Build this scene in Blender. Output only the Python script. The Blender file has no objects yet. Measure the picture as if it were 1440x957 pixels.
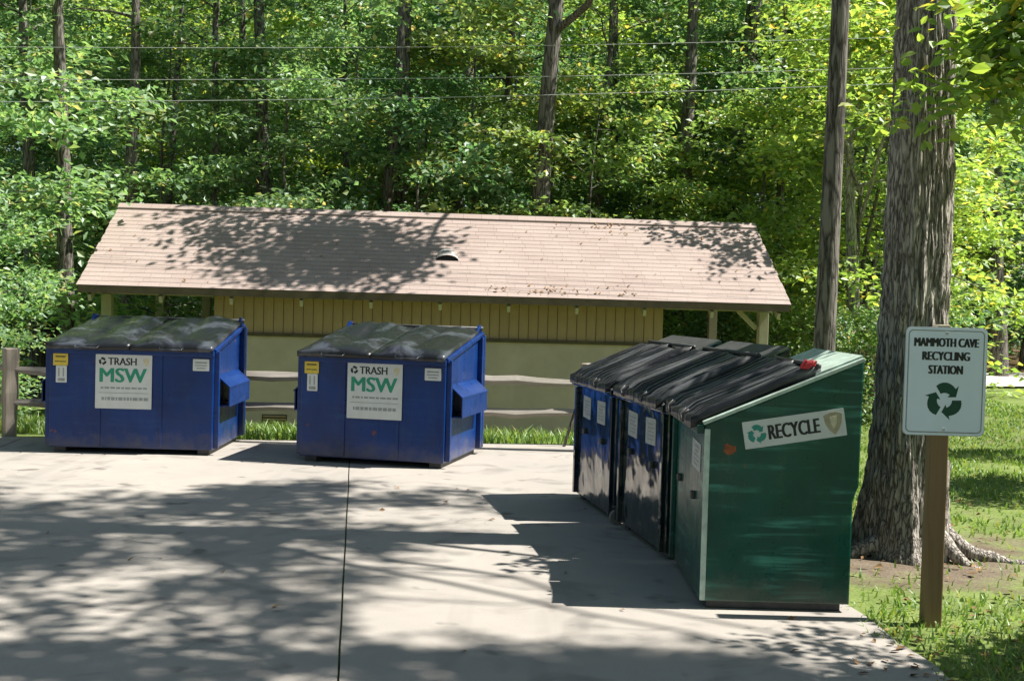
import bpy, bmesh, math, random
import numpy as np
from mathutils import Vector, Matrix, noise as mnoise

sc = bpy.context.scene
COL = sc.collection
R = math.radians

# ------------------------------------------------------------------ camera, sky, sun, exposure
cam_d = bpy.data.cameras.new('camera'); cam = bpy.data.objects.new('camera', cam_d); COL.objects.link(cam)
cam_d.sensor_width = 36.0; cam_d.lens = 42.5; cam_d.clip_start = 0.05; cam_d.clip_end = 2000
cam.matrix_world = (Matrix.Translation((0, 0, 1.65)) @ Matrix.Rotation(R(90 - 1.8), 4, 'X') @ Matrix.Rotation(R(1.6), 4, 'Z'))
sc.camera = cam

SUN_DIR = Vector((0.70, 0.005, 1.0)).normalized()          # towards the sun
world = bpy.data.worlds.new('World'); sc.world = world; world.use_nodes = True
wn = world.node_tree.nodes; wl = world.node_tree.links; wn.clear()
w_out = wn.new('ShaderNodeOutputWorld'); w_bg = wn.new('ShaderNodeBackground'); w_sky = wn.new('ShaderNodeTexSky')
w_sky.sky_type = 'NISHITA'; w_sky.sun_disc = False
w_sky.sun_elevation = math.asin(SUN_DIR.z); w_sky.sun_rotation = math.atan2(SUN_DIR.x, SUN_DIR.y)
w_bg.inputs['Strength'].default_value = 0.05
wl.new(w_sky.outputs[0], w_bg.inputs[0]); wl.new(w_bg.outputs[0], w_out.inputs[0])

sun_d = bpy.data.lights.new('sun', 'SUN'); sun = bpy.data.objects.new('sun', sun_d); COL.objects.link(sun)
sun_d.energy = 5.0; sun_d.angle = R(0.53); sun_d.color = (1.0, 0.955, 0.88)
sun.rotation_euler = (-SUN_DIR).to_track_quat('-Z', 'Y').to_euler(); sun.location = (20, -2, 30)

sc.view_settings.view_transform = 'Standard'; sc.view_settings.look = 'None'
sc.view_settings.exposure = 1.15; sc.view_settings.gamma = 1.0; sc.view_settings.use_curve_mapping = False
sc.render.engine = 'CYCLES'
cy = sc.cycles
cy.max_bounces = 8; cy.diffuse_bounces = 4; cy.glossy_bounces = 2; cy.transmission_bounces = 6; cy.transparent_max_bounces = 6
cy.caustics_reflective = False; cy.caustics_refractive = False; cy.use_denoising = True
cy.sample_clamp_indirect = 6.0

# ------------------------------------------------------------------ node material helpers
def new_mat(name):
    m = bpy.data.materials.new(name); m.use_nodes = True
    nt = m.node_tree; nt.nodes.clear()
    out = nt.nodes.new('ShaderNodeOutputMaterial')
    return m, nt, out
class NT:
    def __init__(s, nt): s.nt = nt
    def n(s, t, **kw):
        x = s.nt.nodes.new(t)
        for k, v in kw.items(): setattr(x, k, v)
        return x
    def l(s, a, b): s.nt.links.new(a, b)
    def coord(s, which='Object', scale=(1, 1, 1), rot=(0, 0, 0)):
        c = s.n('ShaderNodeTexCoord'); m = s.n('ShaderNodeMapping')
        m.inputs['Scale'].default_value = scale; m.inputs['Rotation'].default_value = rot
        s.l(c.outputs[which], m.inputs[0]); return m.outputs[0]
    def noise(s, vec, scale, detail=4, rough=0.55, dist=0.0):
        x = s.n('ShaderNodeTexNoise'); x.inputs['Scale'].default_value = scale; x.inputs['Detail'].default_value = detail
        x.inputs['Roughness'].default_value = rough; x.inputs['Distortion'].default_value = dist
        if vec is not None: s.l(vec, x.inputs['Vector'])
        return x.outputs['Fac']
    def ramp(s, fac, stops):
        r = s.n('ShaderNodeValToRGB'); e = r.color_ramp.elements
        while len(e) < len(stops): e.new(0.5)
        for i, (p, c) in enumerate(stops):
            e[i].position = p; e[i].color = (*c, 1) if len(c) == 3 else c
        s.l(fac, r.inputs[0]); return r.outputs[0]
    def rampv(s, fac, a, b, va=0.0, vb=1.0):
        m = s.n('ShaderNodeMapRange'); m.inputs[1].default_value = a; m.inputs[2].default_value = b
        m.inputs[3].default_value = va; m.inputs[4].default_value = vb
        s.l(fac, m.inputs[0]); return m.outputs[0]
    def mix(s, fac, a, b, blend='MIX'):
        m = s.n('ShaderNodeMix', data_type='RGBA', blend_type=blend)
        for sock, v in ((m.inputs[0], fac), (m.inputs[6], a), (m.inputs[7], b)):
            if isinstance(v, (int, float)): sock.default_value = v
            elif isinstance(v, (tuple, list)): sock.default_value = (*v, 1) if len(v) == 3 else v
            else: s.l(v, sock)
        return m.outputs[2]
    def math(s, op, a, b=0.0):
        m = s.n('ShaderNodeMath', operation=op)
        for i, v in enumerate((a, b)):
            if isinstance(v, (int, float)): m.inputs[i].default_value = v
            else: s.l(v, m.inputs[i])
        return m.outputs[0]
    def bump(s, h, strength=0.3, dist=0.01, normal=None):
        b = s.n('ShaderNodeBump'); b.inputs['Strength'].default_value = strength; b.inputs['Distance'].default_value = dist
        s.l(h, b.inputs['Height'])
        if normal is not None: s.l(normal, b.inputs['Normal'])
        return b.outputs[0]
    def bsdf(s, out, col, rough=0.6, spec=0.5, metal=0.0, normal=None):
        p = s.n('ShaderNodeBsdfPrincipled')
        for k, v in (('Base Color', col), ('Roughness', rough), ('Specular IOR Level', spec), ('Metallic', metal)):
            if isinstance(v, (int, float)): p.inputs[k].default_value = v
            elif isinstance(v, (tuple, list)): p.inputs[k].default_value = (*v, 1)
            else: s.l(v, p.inputs[k])
        if normal is not None: s.l(normal, p.inputs['Normal'])
        s.l(p.outputs[0], out.inputs[0]); return p

def simple_mat(name, col, rough=0.6, spec=0.4, var=0.15, scale=8.0, bump=0.15, metal=0.0):
    m, nt, out = new_mat(name); t = NT(nt)
    v = t.coord(); f = t.noise(v, scale, 5)
    c = t.mix(t.rampv(f, 0.3, 0.7), tuple(x * (1 - var) for x in col), tuple(min(1, x * (1 + var)) for x in col))
    t.bsdf(out, c, rough, spec, metal, t.bump(t.noise(v, scale * 5, 3), bump, 0.004))
    return m

def mat_concrete():
    m, nt, out = new_mat('concrete'); t = NT(nt); v = t.coord()
    big = t.noise(v, 0.55, 5, 0.6); mid = t.noise(v, 4.0, 6, 0.65); fine = t.noise(v, 90, 3, 0.7)
    c = t.ramp(big, [(0.3, (0.285, 0.265, 0.24)), (0.55, (0.35, 0.32, 0.285)), (0.75, (0.385, 0.355, 0.315))])
    c = t.mix(t.rampv(mid, 0.52, 0.72, 0, 0.25), c, (0.25, 0.23, 0.21))
    c = t.mix(t.rampv(fine, 0.35, 0.65, 0, 0.35), c, (0.26, 0.24, 0.22))
    st = t.noise(t.coord(scale=(1, 1, 1)), 1.7, 3, 0.5, 1.5)
    c = t.mix(t.rampv(st, 0.54, 0.68, 0, 0.55), c, (0.18, 0.165, 0.15))
    vo = t.n('ShaderNodeTexVoronoi', feature='DISTANCE_TO_EDGE'); vo.inputs['Scale'].default_value = 0.42
    dv = t.n('ShaderNodeVectorMath', operation='ADD'); t.l(v, dv.inputs[0])
    nn = t.n('ShaderNodeTexNoise'); nn.inputs['Scale'].default_value = 2.2; t.l(v, nn.inputs['Vector']); t.l(nn.outputs['Color'], dv.inputs[1])
    t.l(dv.outputs[0], vo.inputs['Vector'])
    crack = t.rampv(vo.outputs['Distance'], 0.0, 0.004, 0.5, 0.0)
    crack = t.math('MULTIPLY', crack, t.rampv(t.noise(v, 0.35, 2), 0.48, 0.56))
    c = t.mix(crack, c, (0.12, 0.11, 0.10))
    oil = t.rampv(t.noise(v, 3.4, 2, 0.4), 0.66, 0.73, 0, 0.65); c = t.mix(oil, c, (0.10, 0.09, 0.08))
    tv = t.coord(scale=(3.2, 0.22, 1), rot=(0, 0, R(-12))); ty = t.noise(tv, 1.0, 3, 0.5); c = t.mix(t.rampv(ty, 0.60, 0.72, 0, 0.22), c, (0.15, 0.14, 0.13))
    nb = t.bump(fine, 0.25, 0.004); nb = t.bump(mid, 0.2, 0.01, nb)
    t.bsdf(out, c, 0.9, 0.25, 0, nb); return m

def mat_ground():
    m, nt, out = new_mat('ground_soil'); t = NT(nt); v = t.coord()
    a = t.noise(v, 0.35, 5, 0.6); b = t.noise(v, 2.2, 6, 0.65); f = t.noise(v, 40, 4, 0.7)
    grass = t.mix(t.rampv(b, 0.35, 0.65), (0.13, 0.18, 0.045), (0.22, 0.27, 0.085))
    grass = t.mix(t.rampv(f, 0.35, 0.7, 0, 0.6), grass, (0.06, 0.09, 0.025))
    dirt = t.mix(t.rampv(b, 0.3, 0.7), (0.13, 0.10, 0.07), (0.24, 0.20, 0.15))
    dirt = t.mix(t.rampv(f, 0.4, 0.7, 0, 0.6), dirt, (0.07, 0.05, 0.035))
    litter = t.mix(t.rampv(f, 0.35, 0.65), (0.08, 0.055, 0.03), (0.19, 0.13, 0.07))
    # bare soil round the big tree and along the slab edge, litter in the woods
    geo = t.n('ShaderNodeTexCoord'); sep = t.n('ShaderNodeSeparateXYZ'); t.l(geo.outputs['Object'], sep.inputs[0])
    dx = t.math('SUBTRACT', sep.outputs[0], 2.75); dy = t.math('SUBTRACT', sep.outputs[1], 8.3)
    d2 = t.math('SQRT', t.math('ADD', t.math('MULTIPLY', dx, dx), t.math('MULTIPLY', dy, dy)))
    d2 = t.math('ADD', d2, t.math('MULTIPLY', t.math('SUBTRACT', b, 0.5), 2.2))
    c = t.mix(t.rampv(d2, 0.6, 1.2, 1, 0), grass, dirt)
    c = t.mix(t.rampv(a, 0.60, 0.68, 0, 0.7), c, dirt)
    wy = t.math('ADD', sep.outputs[1], t.math('MULTIPLY', t.math('SUBTRACT', a, 0.5), 6.0))
    left = t.rampv(sep.outputs[0], 6.5, 8.5, 0, 7.5)
    c = t.mix(t.rampv(t.math('SUBTRACT', wy, left), 23.5, 25.0), c, litter)
    t.bsdf(out, c, 0.95, 0.15, 0, t.bump(f, 0.5, 0.03)); return m

def mat_paint(name, col, worn, rough=0.34, streak=0.5, dust=0.35, ripple=0.35, spec=0.35):
    m, nt, out = new_mat(name); t = NT(nt); gpos = t.n('ShaderNodeNewGeometry')
    def wc(scale):
        mp = t.n('ShaderNodeMapping'); mp.inputs['Scale'].default_value = scale; t.l(gpos.outputs['Position'], mp.inputs[0]); return mp.outputs[0]
    v = wc((1, 1, 1))
    big = t.noise(v, 2.3, 5, 0.6); fine = t.noise(v, 45, 4, 0.6)
    c = t.mix(t.rampv(big, 0.3, 0.7), tuple(x * 0.72 for x in col), tuple(x * 1.25 for x in col))
    sv = wc((1.6, 1.6, 22)); s1 = t.noise(sv, 1.0, 5, 0.6, 0.4); patch = t.noise(v, 3.1, 3)
    sm = t.math('MULTIPLY', t.rampv(s1, 0.52, 0.68), t.rampv(patch, 0.40, 0.60))
    c = t.mix(t.math('MULTIPLY', sm, streak), c, worn)
    dn = t.noise(wc((9, 9, 1.3)), 1.0, 6, 0.65)
    c = t.mix(t.math('MULTIPLY', t.rampv(dn, 0.5, 0.8), dust), c, (0.23, 0.22, 0.19))
    sp = t.n('ShaderNodeSeparateXYZ'); t.l(gpos.outputs['Position'], sp.inputs[0])
    splash = t.rampv(t.math('SUBTRACT', sp.outputs[2], t.math('MULTIPLY', t.noise(v, 7, 5, 0.65), 0.5)), -0.20, -0.04, 0.40, 0.0)
    c = t.mix(splash, c, (0.12, 0.105, 0.085))
    ru = t.rampv(t.noise(v, 6.5, 6, 0.7), 0.67, 0.71)
    c = t.mix(t.math('MULTIPLY', ru, 0.85), c, (0.16, 0.055, 0.02))
    rg = t.rampv(t.math('ADD', t.math('MULTIPLY', fine, 0.5), dn), 0.5, 1.1, rough * 0.7, rough * 1.6)
    nb = t.bump(t.noise(v, 3.5, 2, 0.4), ripple, 0.03); nb = t.bump(fine, 0.06, 0.003, nb)
    t.bsdf(out, c, rg, spec, 0, nb); return m

def mat_plastic(name='black_lid_plastic', sc3=(1, 1, 1), blotch=(0.062, 0.070, 0.086)):
    m, nt, out = new_mat(name); t = NT(nt); v = t.coord(scale=sc3)
    d = t.noise(v, 3.0, 6, 0.65); f = t.noise(v, 60, 3)
    c = t.mix(t.rampv(t.noise(v, 2.6, 5, 0.6, 1.0), 0.50, 0.66, 0, 0.9), (0.010, 0.011, 0.013), blotch)
    t.bsdf(out, c, t.rampv(d, 0.3, 0.7, 0.22, 0.45), 0.4, 0, t.bump(t.math('ADD', t.math('MULTIPLY', f, 0.15), t.noise(v, 7, 3)), 0.3, 0.02))
    return m

def mat_shingle():
    m, nt, out = new_mat('asphalt_shingle'); t = NT(nt)
    v = t.coord('Object')
    br = t.n('ShaderNodeTexBrick'); br.inputs['Scale'].default_value = 1.0
    br.inputs['Brick Width'].default_value = 0.32; br.inputs['Row Height'].default_value = 40.0; br.inputs['Mortar Size'].default_value = 0.005
    br.inputs['Color1'].default_value = (0.315, 0.25, 0.223, 1); br.inputs['Color2'].default_value = (0.365, 0.295, 0.265, 1); br.inputs['Mortar'].default_value = (0.22, 0.17, 0.15, 1)
    oi = t.n('ShaderNodeObjectInfo'); ad = t.n('ShaderNodeVectorMath', operation='ADD'); cx = t.n('ShaderNodeCombineXYZ')
    t.l(t.math('MULTIPLY', oi.outputs['Random'], 7.3), cx.inputs[0]); t.l(v, ad.inputs[0]); t.l(cx.outputs[0], ad.inputs[1])
    t.l(ad.outputs[0], br.inputs['Vector'])
    g = t.n('ShaderNodeNewGeometry')
    st = t.noise(g.outputs['Position'], 0.9, 5, 0.6); f = t.noise(g.outputs['Position'], 55, 3)
    c = t.mix(t.rampv(st, 0.35, 0.7, 0.0, 0.55), br.outputs['Color'], (0.40, 0.335, 0.303))
    c = t.mix(t.math('MULTIPLY', oi.outputs['Random'], 0.10), c, (0.22, 0.165, 0.145))
    c = t.mix(t.rampv(f, 0.4, 0.65, 0, 0.3), c, (0.2, 0.15, 0.13))
    t.bsdf(out, c, 0.92, 0.2, 0, t.bump(f, 0.4, 0.006)); return m

def mat_bark(name, dark, light, vs=1.0, strength=0.9):
    m, nt, out = new_mat(name); t = NT(nt)
    v = t.coord('Object', scale=(9 * vs, 9 * vs, 1.3 * vs)); v2 = t.coord('Object')
    vo = t.n('ShaderNodeTexVoronoi', feature='DISTANCE_TO_EDGE'); vo.inputs['Scale'].default_value = 1.7; wob = t.n('ShaderNodeVectorMath', operation='ADD')
    nz = t.n('ShaderNodeTexNoise'); nz.inputs['Scale'].default_value = 2.0; nz.inputs['Detail'].default_value = 4; t.l(v, nz.inputs['Vector']); t.l(v, wob.inputs[0]); t.l(nz.outputs['Color'], wob.inputs[1]); t.l(wob.outputs[0], vo.inputs['Vector'])
    a = t.math('ADD', t.math('MULTIPLY', t.noise(v, 2.6, 6, 0.65, 0.4), 0.6), t.rampv(vo.outputs['Distance'], 0.0, 0.22, 0.0, 0.36)); b = t.noise(v2, 1.3, 4)
    c = t.mix(t.rampv(a, 0.28, 0.60), dark, light)
    c = t.mix(t.rampv(b, 0.55, 0.75, 0, 0.45), c, tuple(x * 0.75 + y * 0.25 for x, y in zip(light, (0.25, 0.27, 0.2))))
    t.bsdf(out, c, 0.95, 0.15, 0, t.bump(a, strength, 0.03)); return m

def mat_leaf(name, tint=(2.05, 1.95, 2.15), trans=0.5, gloss=True):
    m, nt, out = new_mat(name); t = NT(nt)
    g = t.n('ShaderNodeNewGeometry'); oi = t.n('ShaderNodeObjectInfo')
    cl = t.noise(g.outputs['Position'], 0.55, 3, 0.6)
    base = t.ramp(g.outputs['Random Per Island'], [(0.0, (0.032, 0.070, 0.026)), (0.45, (0.056, 0.108, 0.038)), (0.8, (0.090, 0.142, 0.052)), (0.965, (0.15, 0.165, 0.055)), (1.0, (0.22, 0.16, 0.06))])
    base = t.mix(t.rampv(cl, 0.35, 0.65, 0.0, 0.55), base, (0.080, 0.140, 0.052))
    base = t.mix(1.0, base, oi.outputs['Color'], 'MULTIPLY')
    base = t.mix(1.0, base, tint, 'MULTIPLY')
    tr = t.mix(1.0, base, (1.8, 1.8, 1.1), 'MULTIPLY')
    d = t.n('ShaderNodeBsdfDiffuse'); t.l(base, d.inputs[0])
    tl = t.n('ShaderNodeBsdfTranslucent'); t.l(tr, tl.inputs[0])
    mx = t.n('ShaderNodeMixShader'); mx.inputs[0].default_value = trans; t.l(d.outputs[0], mx.inputs[1]); t.l(tl.outputs[0], mx.inputs[2])
    gl = t.n('ShaderNodeBsdfGlossy'); gl.inputs['Roughness'].default_value = 0.52; gl.inputs[0].default_value = (0.75, 0.8, 0.8, 1)
    m2 = t.n('ShaderNodeMixShader'); m2.inputs[0].default_value = 0.075
    t.l(mx.outputs[0], m2.inputs[1]); t.l(gl.outputs[0], m2.inputs[2]); t.l(m2.outputs[0], out.inputs[0])
    return m

def mat_wood(name, a, b, grain=(2, 2, 30), rough=0.85):
    m, nt, out = new_mat(name); t = NT(nt); v = t.coord('Object', scale=grain); f = t.noise(v, 1.0, 6, 0.65, 0.5)
    w = t.noise(t.coord(), 2.0, 4)
    oi = t.n('ShaderNodeObjectInfo')
    c = t.mix(t.rampv(f, 0.3, 0.7), a, b); c = t.mix(t.rampv(w, 0.5, 0.8, 0, 0.35), c, tuple(x * 0.6 for x in a))
    c = t.mix(t.math('MULTIPLY', oi.outputs['Random'], 0.35), c, tuple(x * 0.7 for x in b))
    t.bsdf(out, c, rough, 0.25, 0, t.bump(f, 0.4, 0.01)); return m

M = dict(
    concrete=mat_concrete(), soil=mat_ground(),
    blue=mat_paint('blue_paint', (0.002, 0.026, 0.14), (0.025, 0.10, 0.26), 0.32, 0.22, 0.04, 0.35),
    green=mat_paint('green_paint', (0.0015, 0.062, 0.044), (0.05, 0.24, 0.18), 0.30, 0.9, 0.06, 0.5),
    teal=mat_paint('dark_blue_paint', (0.004, 0.018, 0.034), (0.05, 0.09, 0.10), 0.13, 0.4, 0.08, 1.0, 0.6),
    greenblack=mat_paint('green_black_paint', (0.003, 0.015, 0.018), (0.04, 0.08, 0.08), 0.11, 0.4, 0.06, 1.0, 0.7),
    worn=simple_mat('sunlit_worn_green_edge', (0.40, 0.50, 0.43), 0.5, 0.4, 0.25, 14),  # pale colour mixes worn paint with sunlight on flange and top plate
    steel=simple_mat('dark_steel', (0.05, 0.05, 0.05), 0.55, 0.5, 0.3, 12, 0.2),
    dark=simple_mat('vent_shade_black', (0.012, 0.012, 0.013), 0.8, 0.2),
    plastic=mat_plastic(), ribplastic=mat_plastic('ribbed_lid_plastic', (5.5, 0.35, 1), (0.13, 0.135, 0.14)), shingle=mat_shingle(),  # pale streaks along the lid ribs are painted-in glossy highlights
    board=mat_wood('tan_siding', (0.40, 0.265, 0.155), (0.49, 0.335, 0.205), (14, 14, 1.0)),
    block=simple_mat('painted_block', (0.53, 0.42, 0.355), 0.85, 0.2, 0.10, 3, 0.25),
    trim=simple_mat('brown_trim', (0.10, 0.075, 0.045), 0.7, 0.3, 0.2, 6),
    cream=simple_mat('cream_post', (0.42, 0.37, 0.27), 0.75, 0.3, 0.12, 5),
    split=mat_wood('weathered_rail', (0.19, 0.17, 0.145), (0.42, 0.385, 0.335), (1.2, 18, 18)),
    splitpost=mat_wood('weathered_post', (0.20, 0.17, 0.135), (0.42, 0.37, 0.30), (16, 16, 1.0)),
    signpost=mat_wood('treated_post', (0.20, 0.125, 0.065), (0.30, 0.20, 0.11), (22, 22, 1.2)),
    sticker=simple_mat('white_vinyl', (0.58, 0.61, 0.60), 0.45, 0.4, 0.06, 9, 0.05),
    oldsticker=simple_mat('faded_grey_label', (0.42, 0.44, 0.43), 0.5, 0.4, 0.2, 25, 0.05),
    signwhite=simple_mat('white_sign_sheet', (0.70, 0.78, 0.92), 0.4, 0.5, 0.04, 5, 0.03),
    signback=simple_mat('sign_aluminium', (0.45, 0.46, 0.47), 0.4, 0.5, 0.08, 6, 0.05),
    yellow=simple_mat('yellow_label', (0.62, 0.47, 0.06), 0.5, 0.4, 0.15, 20, 0.05),
    ink=simple_mat('black_ink', (0.016, 0.018, 0.02), 0.5, 0.4, 0.1, 9, 0.02),
    inkgreen=simple_mat('green_ink', (0.02, 0.26, 0.16), 0.5, 0.4, 0.08, 9, 0.02),
    inkteal=simple_mat('teal_ink', (0.03, 0.24, 0.19), 0.5, 0.4, 0.1, 9, 0.02),
    inkdark=simple_mat('dark_green_ink', (0.006, 0.06, 0.04), 0.5, 0.4, 0.1, 9, 0.02),
    inkgrey=simple_mat('faded_grey_ink', (0.27, 0.29, 0.29), 0.5, 0.4, 0.2, 30, 0.02),
    tan=simple_mat('tan_ink', (0.36, 0.33, 0.22), 0.5, 0.4, 0.15, 30, 0.02),
    tanlight=simple_mat('pale_tan_ink', (0.56, 0.52, 0.36), 0.5, 0.4, 0.15, 30, 0.02),
    rust=simple_mat('rust', (0.26, 0.09, 0.04), 0.85, 0.2, 0.35, 30),
    red=simple_mat('red_tag', (0.55, 0.04, 0.05), 0.5, 0.4, 0.1, 10),
    ventmetal=simple_mat('galvanised_vent', (0.36, 0.33, 0.31), 0.5, 0.5, 0.1, 8),
    wire=simple_mat('aluminium_wire', (0.36, 0.38, 0.36), 0.45, 0.6, 0.1, 3, 0.0),
    pole=mat_wood('utility_pole_wood', (0.12, 0.09, 0.06), (0.22, 0.17, 0.12), (14, 14, 0.8)),
    rubber=simple_mat('caster_rubber', (0.20, 0.19, 0.17), 0.7, 0.3),
    gravel=simple_mat('pale_gravel', (0.50, 0.47, 0.42), 0.95, 0.2, 0.2, 3, 0.4),
    bark=mat_bark('oak_bark', (0.085, 0.074, 0.064), (0.46, 0.415, 0.37), 2.2, 0.9),
    barkf=mat_bark('forest_bark', (0.042, 0.037, 0.032), (0.20, 0.18, 0.16), 0.8, 0.7),
    palebark=mat_bark('pale_bark', (0.12, 0.105, 0.085), (0.42, 0.39, 0.34), 1.2, 0.8),
    leaf=mat_leaf('leaf'), leafnear=mat_leaf('near_leaf', (1.6, 1.5, 1.25), 0.6),
    grass=mat_leaf('grass_blade', (2.1, 2.0, 1.5), 0.4),
    dryleaf=simple_mat('dry_leaf', (0.22, 0.13, 0.06), 0.8, 0.2, 0.5, 3, 0.1),
)

# ------------------------------------------------------------------ mesh helpers
def link(o, parent=None):
    COL.objects.link(o)
    if parent is not None: o.parent = parent
    return o
def empty(name, loc=(0, 0, 0), rz=0.0):
    o = bpy.data.objects.new(name, None); o.empty_display_size = 0.2
    o.location = loc; o.rotation_euler = (0, 0, rz); return link(o)
def tag(o, label=None, cat=None, group=None, kind=None):
    if label: o['label'] = label
    if cat: o['category'] = cat
    if group: o['group'] = group
    if kind: o['kind'] = kind
    return o

class MB:
    def __init__(s): s.v = []; s.f = []
    def add(s, vs, fs):
        b = len(s.v); s.v += [tuple(x) for x in vs]; s.f += [tuple(b + i for i in f) for f in fs]; return s
    def box(s, c, d, rot=None):
        x, y, z = (a / 2 for a in d); vs = [Vector((i * x, j * y, k * z)) for k in (-1, 1) for j in (-1, 1) for i in (-1, 1)]
        if rot is not None: vs = [rot @ v for v in vs]
        vs = [v + Vector(c) for v in vs]
        return s.add(vs, [(0, 2, 3, 1), (4, 5, 7, 6), (0, 1, 5, 4), (2, 6, 7, 3), (0, 4, 6, 2), (1, 3, 7, 5)])
    def bar(s, a, b, w, h, up=(0, 0, 1)):
        a = Vector(a); b = Vector(b); d = b - a; l = d.length; d.normalize(); u = Vector(up)
        x = d.cross(u).normalized(); u = x.cross(d)
        r = Matrix((x, d, u)).transposed()
        return s.box((a + b) / 2, (w, l, h), r)
    def prism(s, poly, x0, x1):                       # polygon in (y,z), extruded along x
        n = len(poly); vs = [(x0, p[0], p[1]) for p in poly] + [(x1, p[0], p[1]) for p in poly]
        fs = [tuple(range(n - 1, -1, -1)), tuple(range(n, 2 * n))] + [(i, (i + 1) % n, n + (i + 1) % n, n + i) for i in range(n)]
        return s.add(vs, fs)
    def plate(s, poly, y0, y1):                       # polygon in (x,z), extruded along y
        n = len(poly); vs = [(p[0], y0, p[1]) for p in poly] + [(p[0], y1, p[1]) for p in poly]
        fs = [tuple(range(n)), tuple(range(2 * n - 1, n - 1, -1))] + [((i + 1) % n, i, n + i, n + (i + 1) % n) for i in range(n)]
        return s.add(vs, fs)
    def tube(s, pts, rads, k=7, cap=True):
        pts = [Vector(p) for p in pts]; n = len(pts)
        if isinstance(rads, (int, float)): rads = [rads] * n
        t0 = (pts[1] - pts[0]).normalized(); x = t0.orthogonal().normalized()
        vs = []
        for i, p in enumerate(pts):
            t = (pts[min(i + 1, n - 1)] - pts[max(i - 1, 0)]).normalized()
            x = (x - t * x.dot(t)).normalized(); y = t.cross(x)
            for j in range(k):
                a = 2 * math.pi * j / k; vs.append(p + (x * math.cos(a) + y * math.sin(a)) * rads[i])
        fs = [(i * k + j, i * k + (j + 1) % k, (i + 1) * k + (j + 1) % k, (i + 1) * k + j) for i in range(n - 1) for j in range(k)]
        if cap: fs += [tuple(range(k - 1, -1, -1)), tuple(range((n - 1) * k, n * k))]
        return s.add(vs, fs)
    def mesh(s, name, mat, bevel=0.0, smooth=False, seg=2):
        me = bpy.data.meshes.new(name); me.from_pydata(s.v, [], s.f)
        bm = bmesh.new(); bm.from_mesh(me)
        bmesh.ops.recalc_face_normals(bm, faces=bm.faces)
        if bevel: bmesh.ops.bevel(bm, geom=list(bm.edges), offset=bevel, segments=seg, affect='EDGES', profile=0.6, clamp_overlap=True)
        bm.to_mesh(me); bm.free()
        me.materials.append(mat)
        if smooth: me.polygons.foreach_set('use_smooth', [True] * len(me.polygons))
        return me
    def build(s, name, mat, parent=None, bevel=0.0, smooth=False, seg=2):
        return link(bpy.data.objects.new(name, s.mesh(name, mat, bevel, smooth, seg)), parent)

def np_mesh(name, verts, faces, mat, smooth=False):
    """verts (N,3), faces (F,3) or (F,4)"""
    me = bpy.data.meshes.new(name); k = faces.shape[1]
    me.vertices.add(len(verts)); me.vertices.foreach_set('co', np.ascontiguousarray(verts, dtype=np.float32).ravel())
    me.loops.add(faces.size); me.loops.foreach_set('vertex_index', np.ascontiguousarray(faces, dtype=np.int32).ravel())
    me.polygons.add(len(faces)); me.polygons.foreach_set('loop_start', np.arange(0, faces.size, k, dtype=np.int32))
    me.update(calc_edges=True); me.materials.append(mat)
    me.polygons.foreach_set('use_smooth', [smooth] * len(faces))
    return me

def text_mesh(txt, w, h, mat, depth=0.0012, fat=0.0):
    cu = bpy.data.curves.new('t', 'FONT'); cu.body = txt; cu.align_x = 'CENTER'; cu.size = 1.0; cu.extrude = 0.01
    cu.resolution_u = 3
    o = bpy.data.objects.new('t', cu); COL.objects.link(o)
    dg = bpy.context.evaluated_depsgraph_get(); me = bpy.data.meshes.new_from_object(o.evaluated_get(dg))
    bpy.data.objects.remove(o); bpy.data.curves.remove(cu)
    co = np.empty(len(me.vertices) * 3, np.float32); me.vertices.foreach_get('co', co); co = co.reshape(-1, 3)
    lo, hi = co.min(0), co.max(0)
    q = (co - (lo + hi) / 2) / (hi - lo)
    b = h * fat * 4
    out = np.stack([q[:, 0] * (w - b), -q[:, 2] * depth, q[:, 1] * h], 1)      # in the xz plane, facing -y
    if fat == 0:
        me.vertices.foreach_set('co', out.astype(np.float32).ravel()); me.update()
        me.materials.clear(); me.materials.append(mat); return me
    fs = [tuple(p.vertices) for p in me.polygons]; mb = MB()
    for i, dx in enumerate((-0.5, 0.0, 0.5)):                                  # heavier strokes
        mb.add([(x + dx * b, y - 0.00012 * i, z) for x, y, z in out], fs)
    m2 = bpy.data.meshes.new('lettering'); m2.from_pydata(mb.v, [], mb.f); m2.materials.append(mat)
    bpy.data.meshes.remove(me); return m2
def text_obj(name, txt, w, h, mat, loc, parent, rot=(0, 0, 0), fat=0.0):
    me = text_mesh(txt, w, h, mat, fat=fat); me.name = name
    o = bpy.data.objects.new(name, me); o.location = loc; o.rotation_euler = rot; return link(o, parent)

def recycle_mb(r, depth=0.0012):
    """three chasing arrows in the xz plane facing -y"""
    mb = MB()
    for k in range(3):
        a0 = math.pi / 2 + k * 2 * math.pi / 3 + 0.55; outer = []; inner = []
        n = 7
        for i in range(n):
            a = a0 - i / (n - 1) * 1.30
            # rounded-triangle radius
            ro = r * (0.93 + 0.07 * math.cos(3 * (a - math.pi / 2))); ri = r * 0.42
            outer.append((math.cos(a) * ro, math.sin(a) * ro)); inner.append((math.cos(a) * ri, math.sin(a) * ri))
        a1 = a0 - 1.30; tip = (math.cos(a1 - 0.52) * r * 0.66, math.sin(a1 - 0.52) * r * 0.66)
        h0 = (math.cos(a1) * r * 1.12, math.sin(a1) * r * 1.12); h1 = (math.cos(a1) * r * 0.24, math.sin(a1) * r * 0.24)
        for i in range(n - 1): mb.plate([outer[i], outer[i + 1], inner[i + 1], inner[i]], -depth / 2, depth / 2)
        mb.plate([h0, tip, h1], -depth / 2, depth / 2)
    return mb

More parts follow.
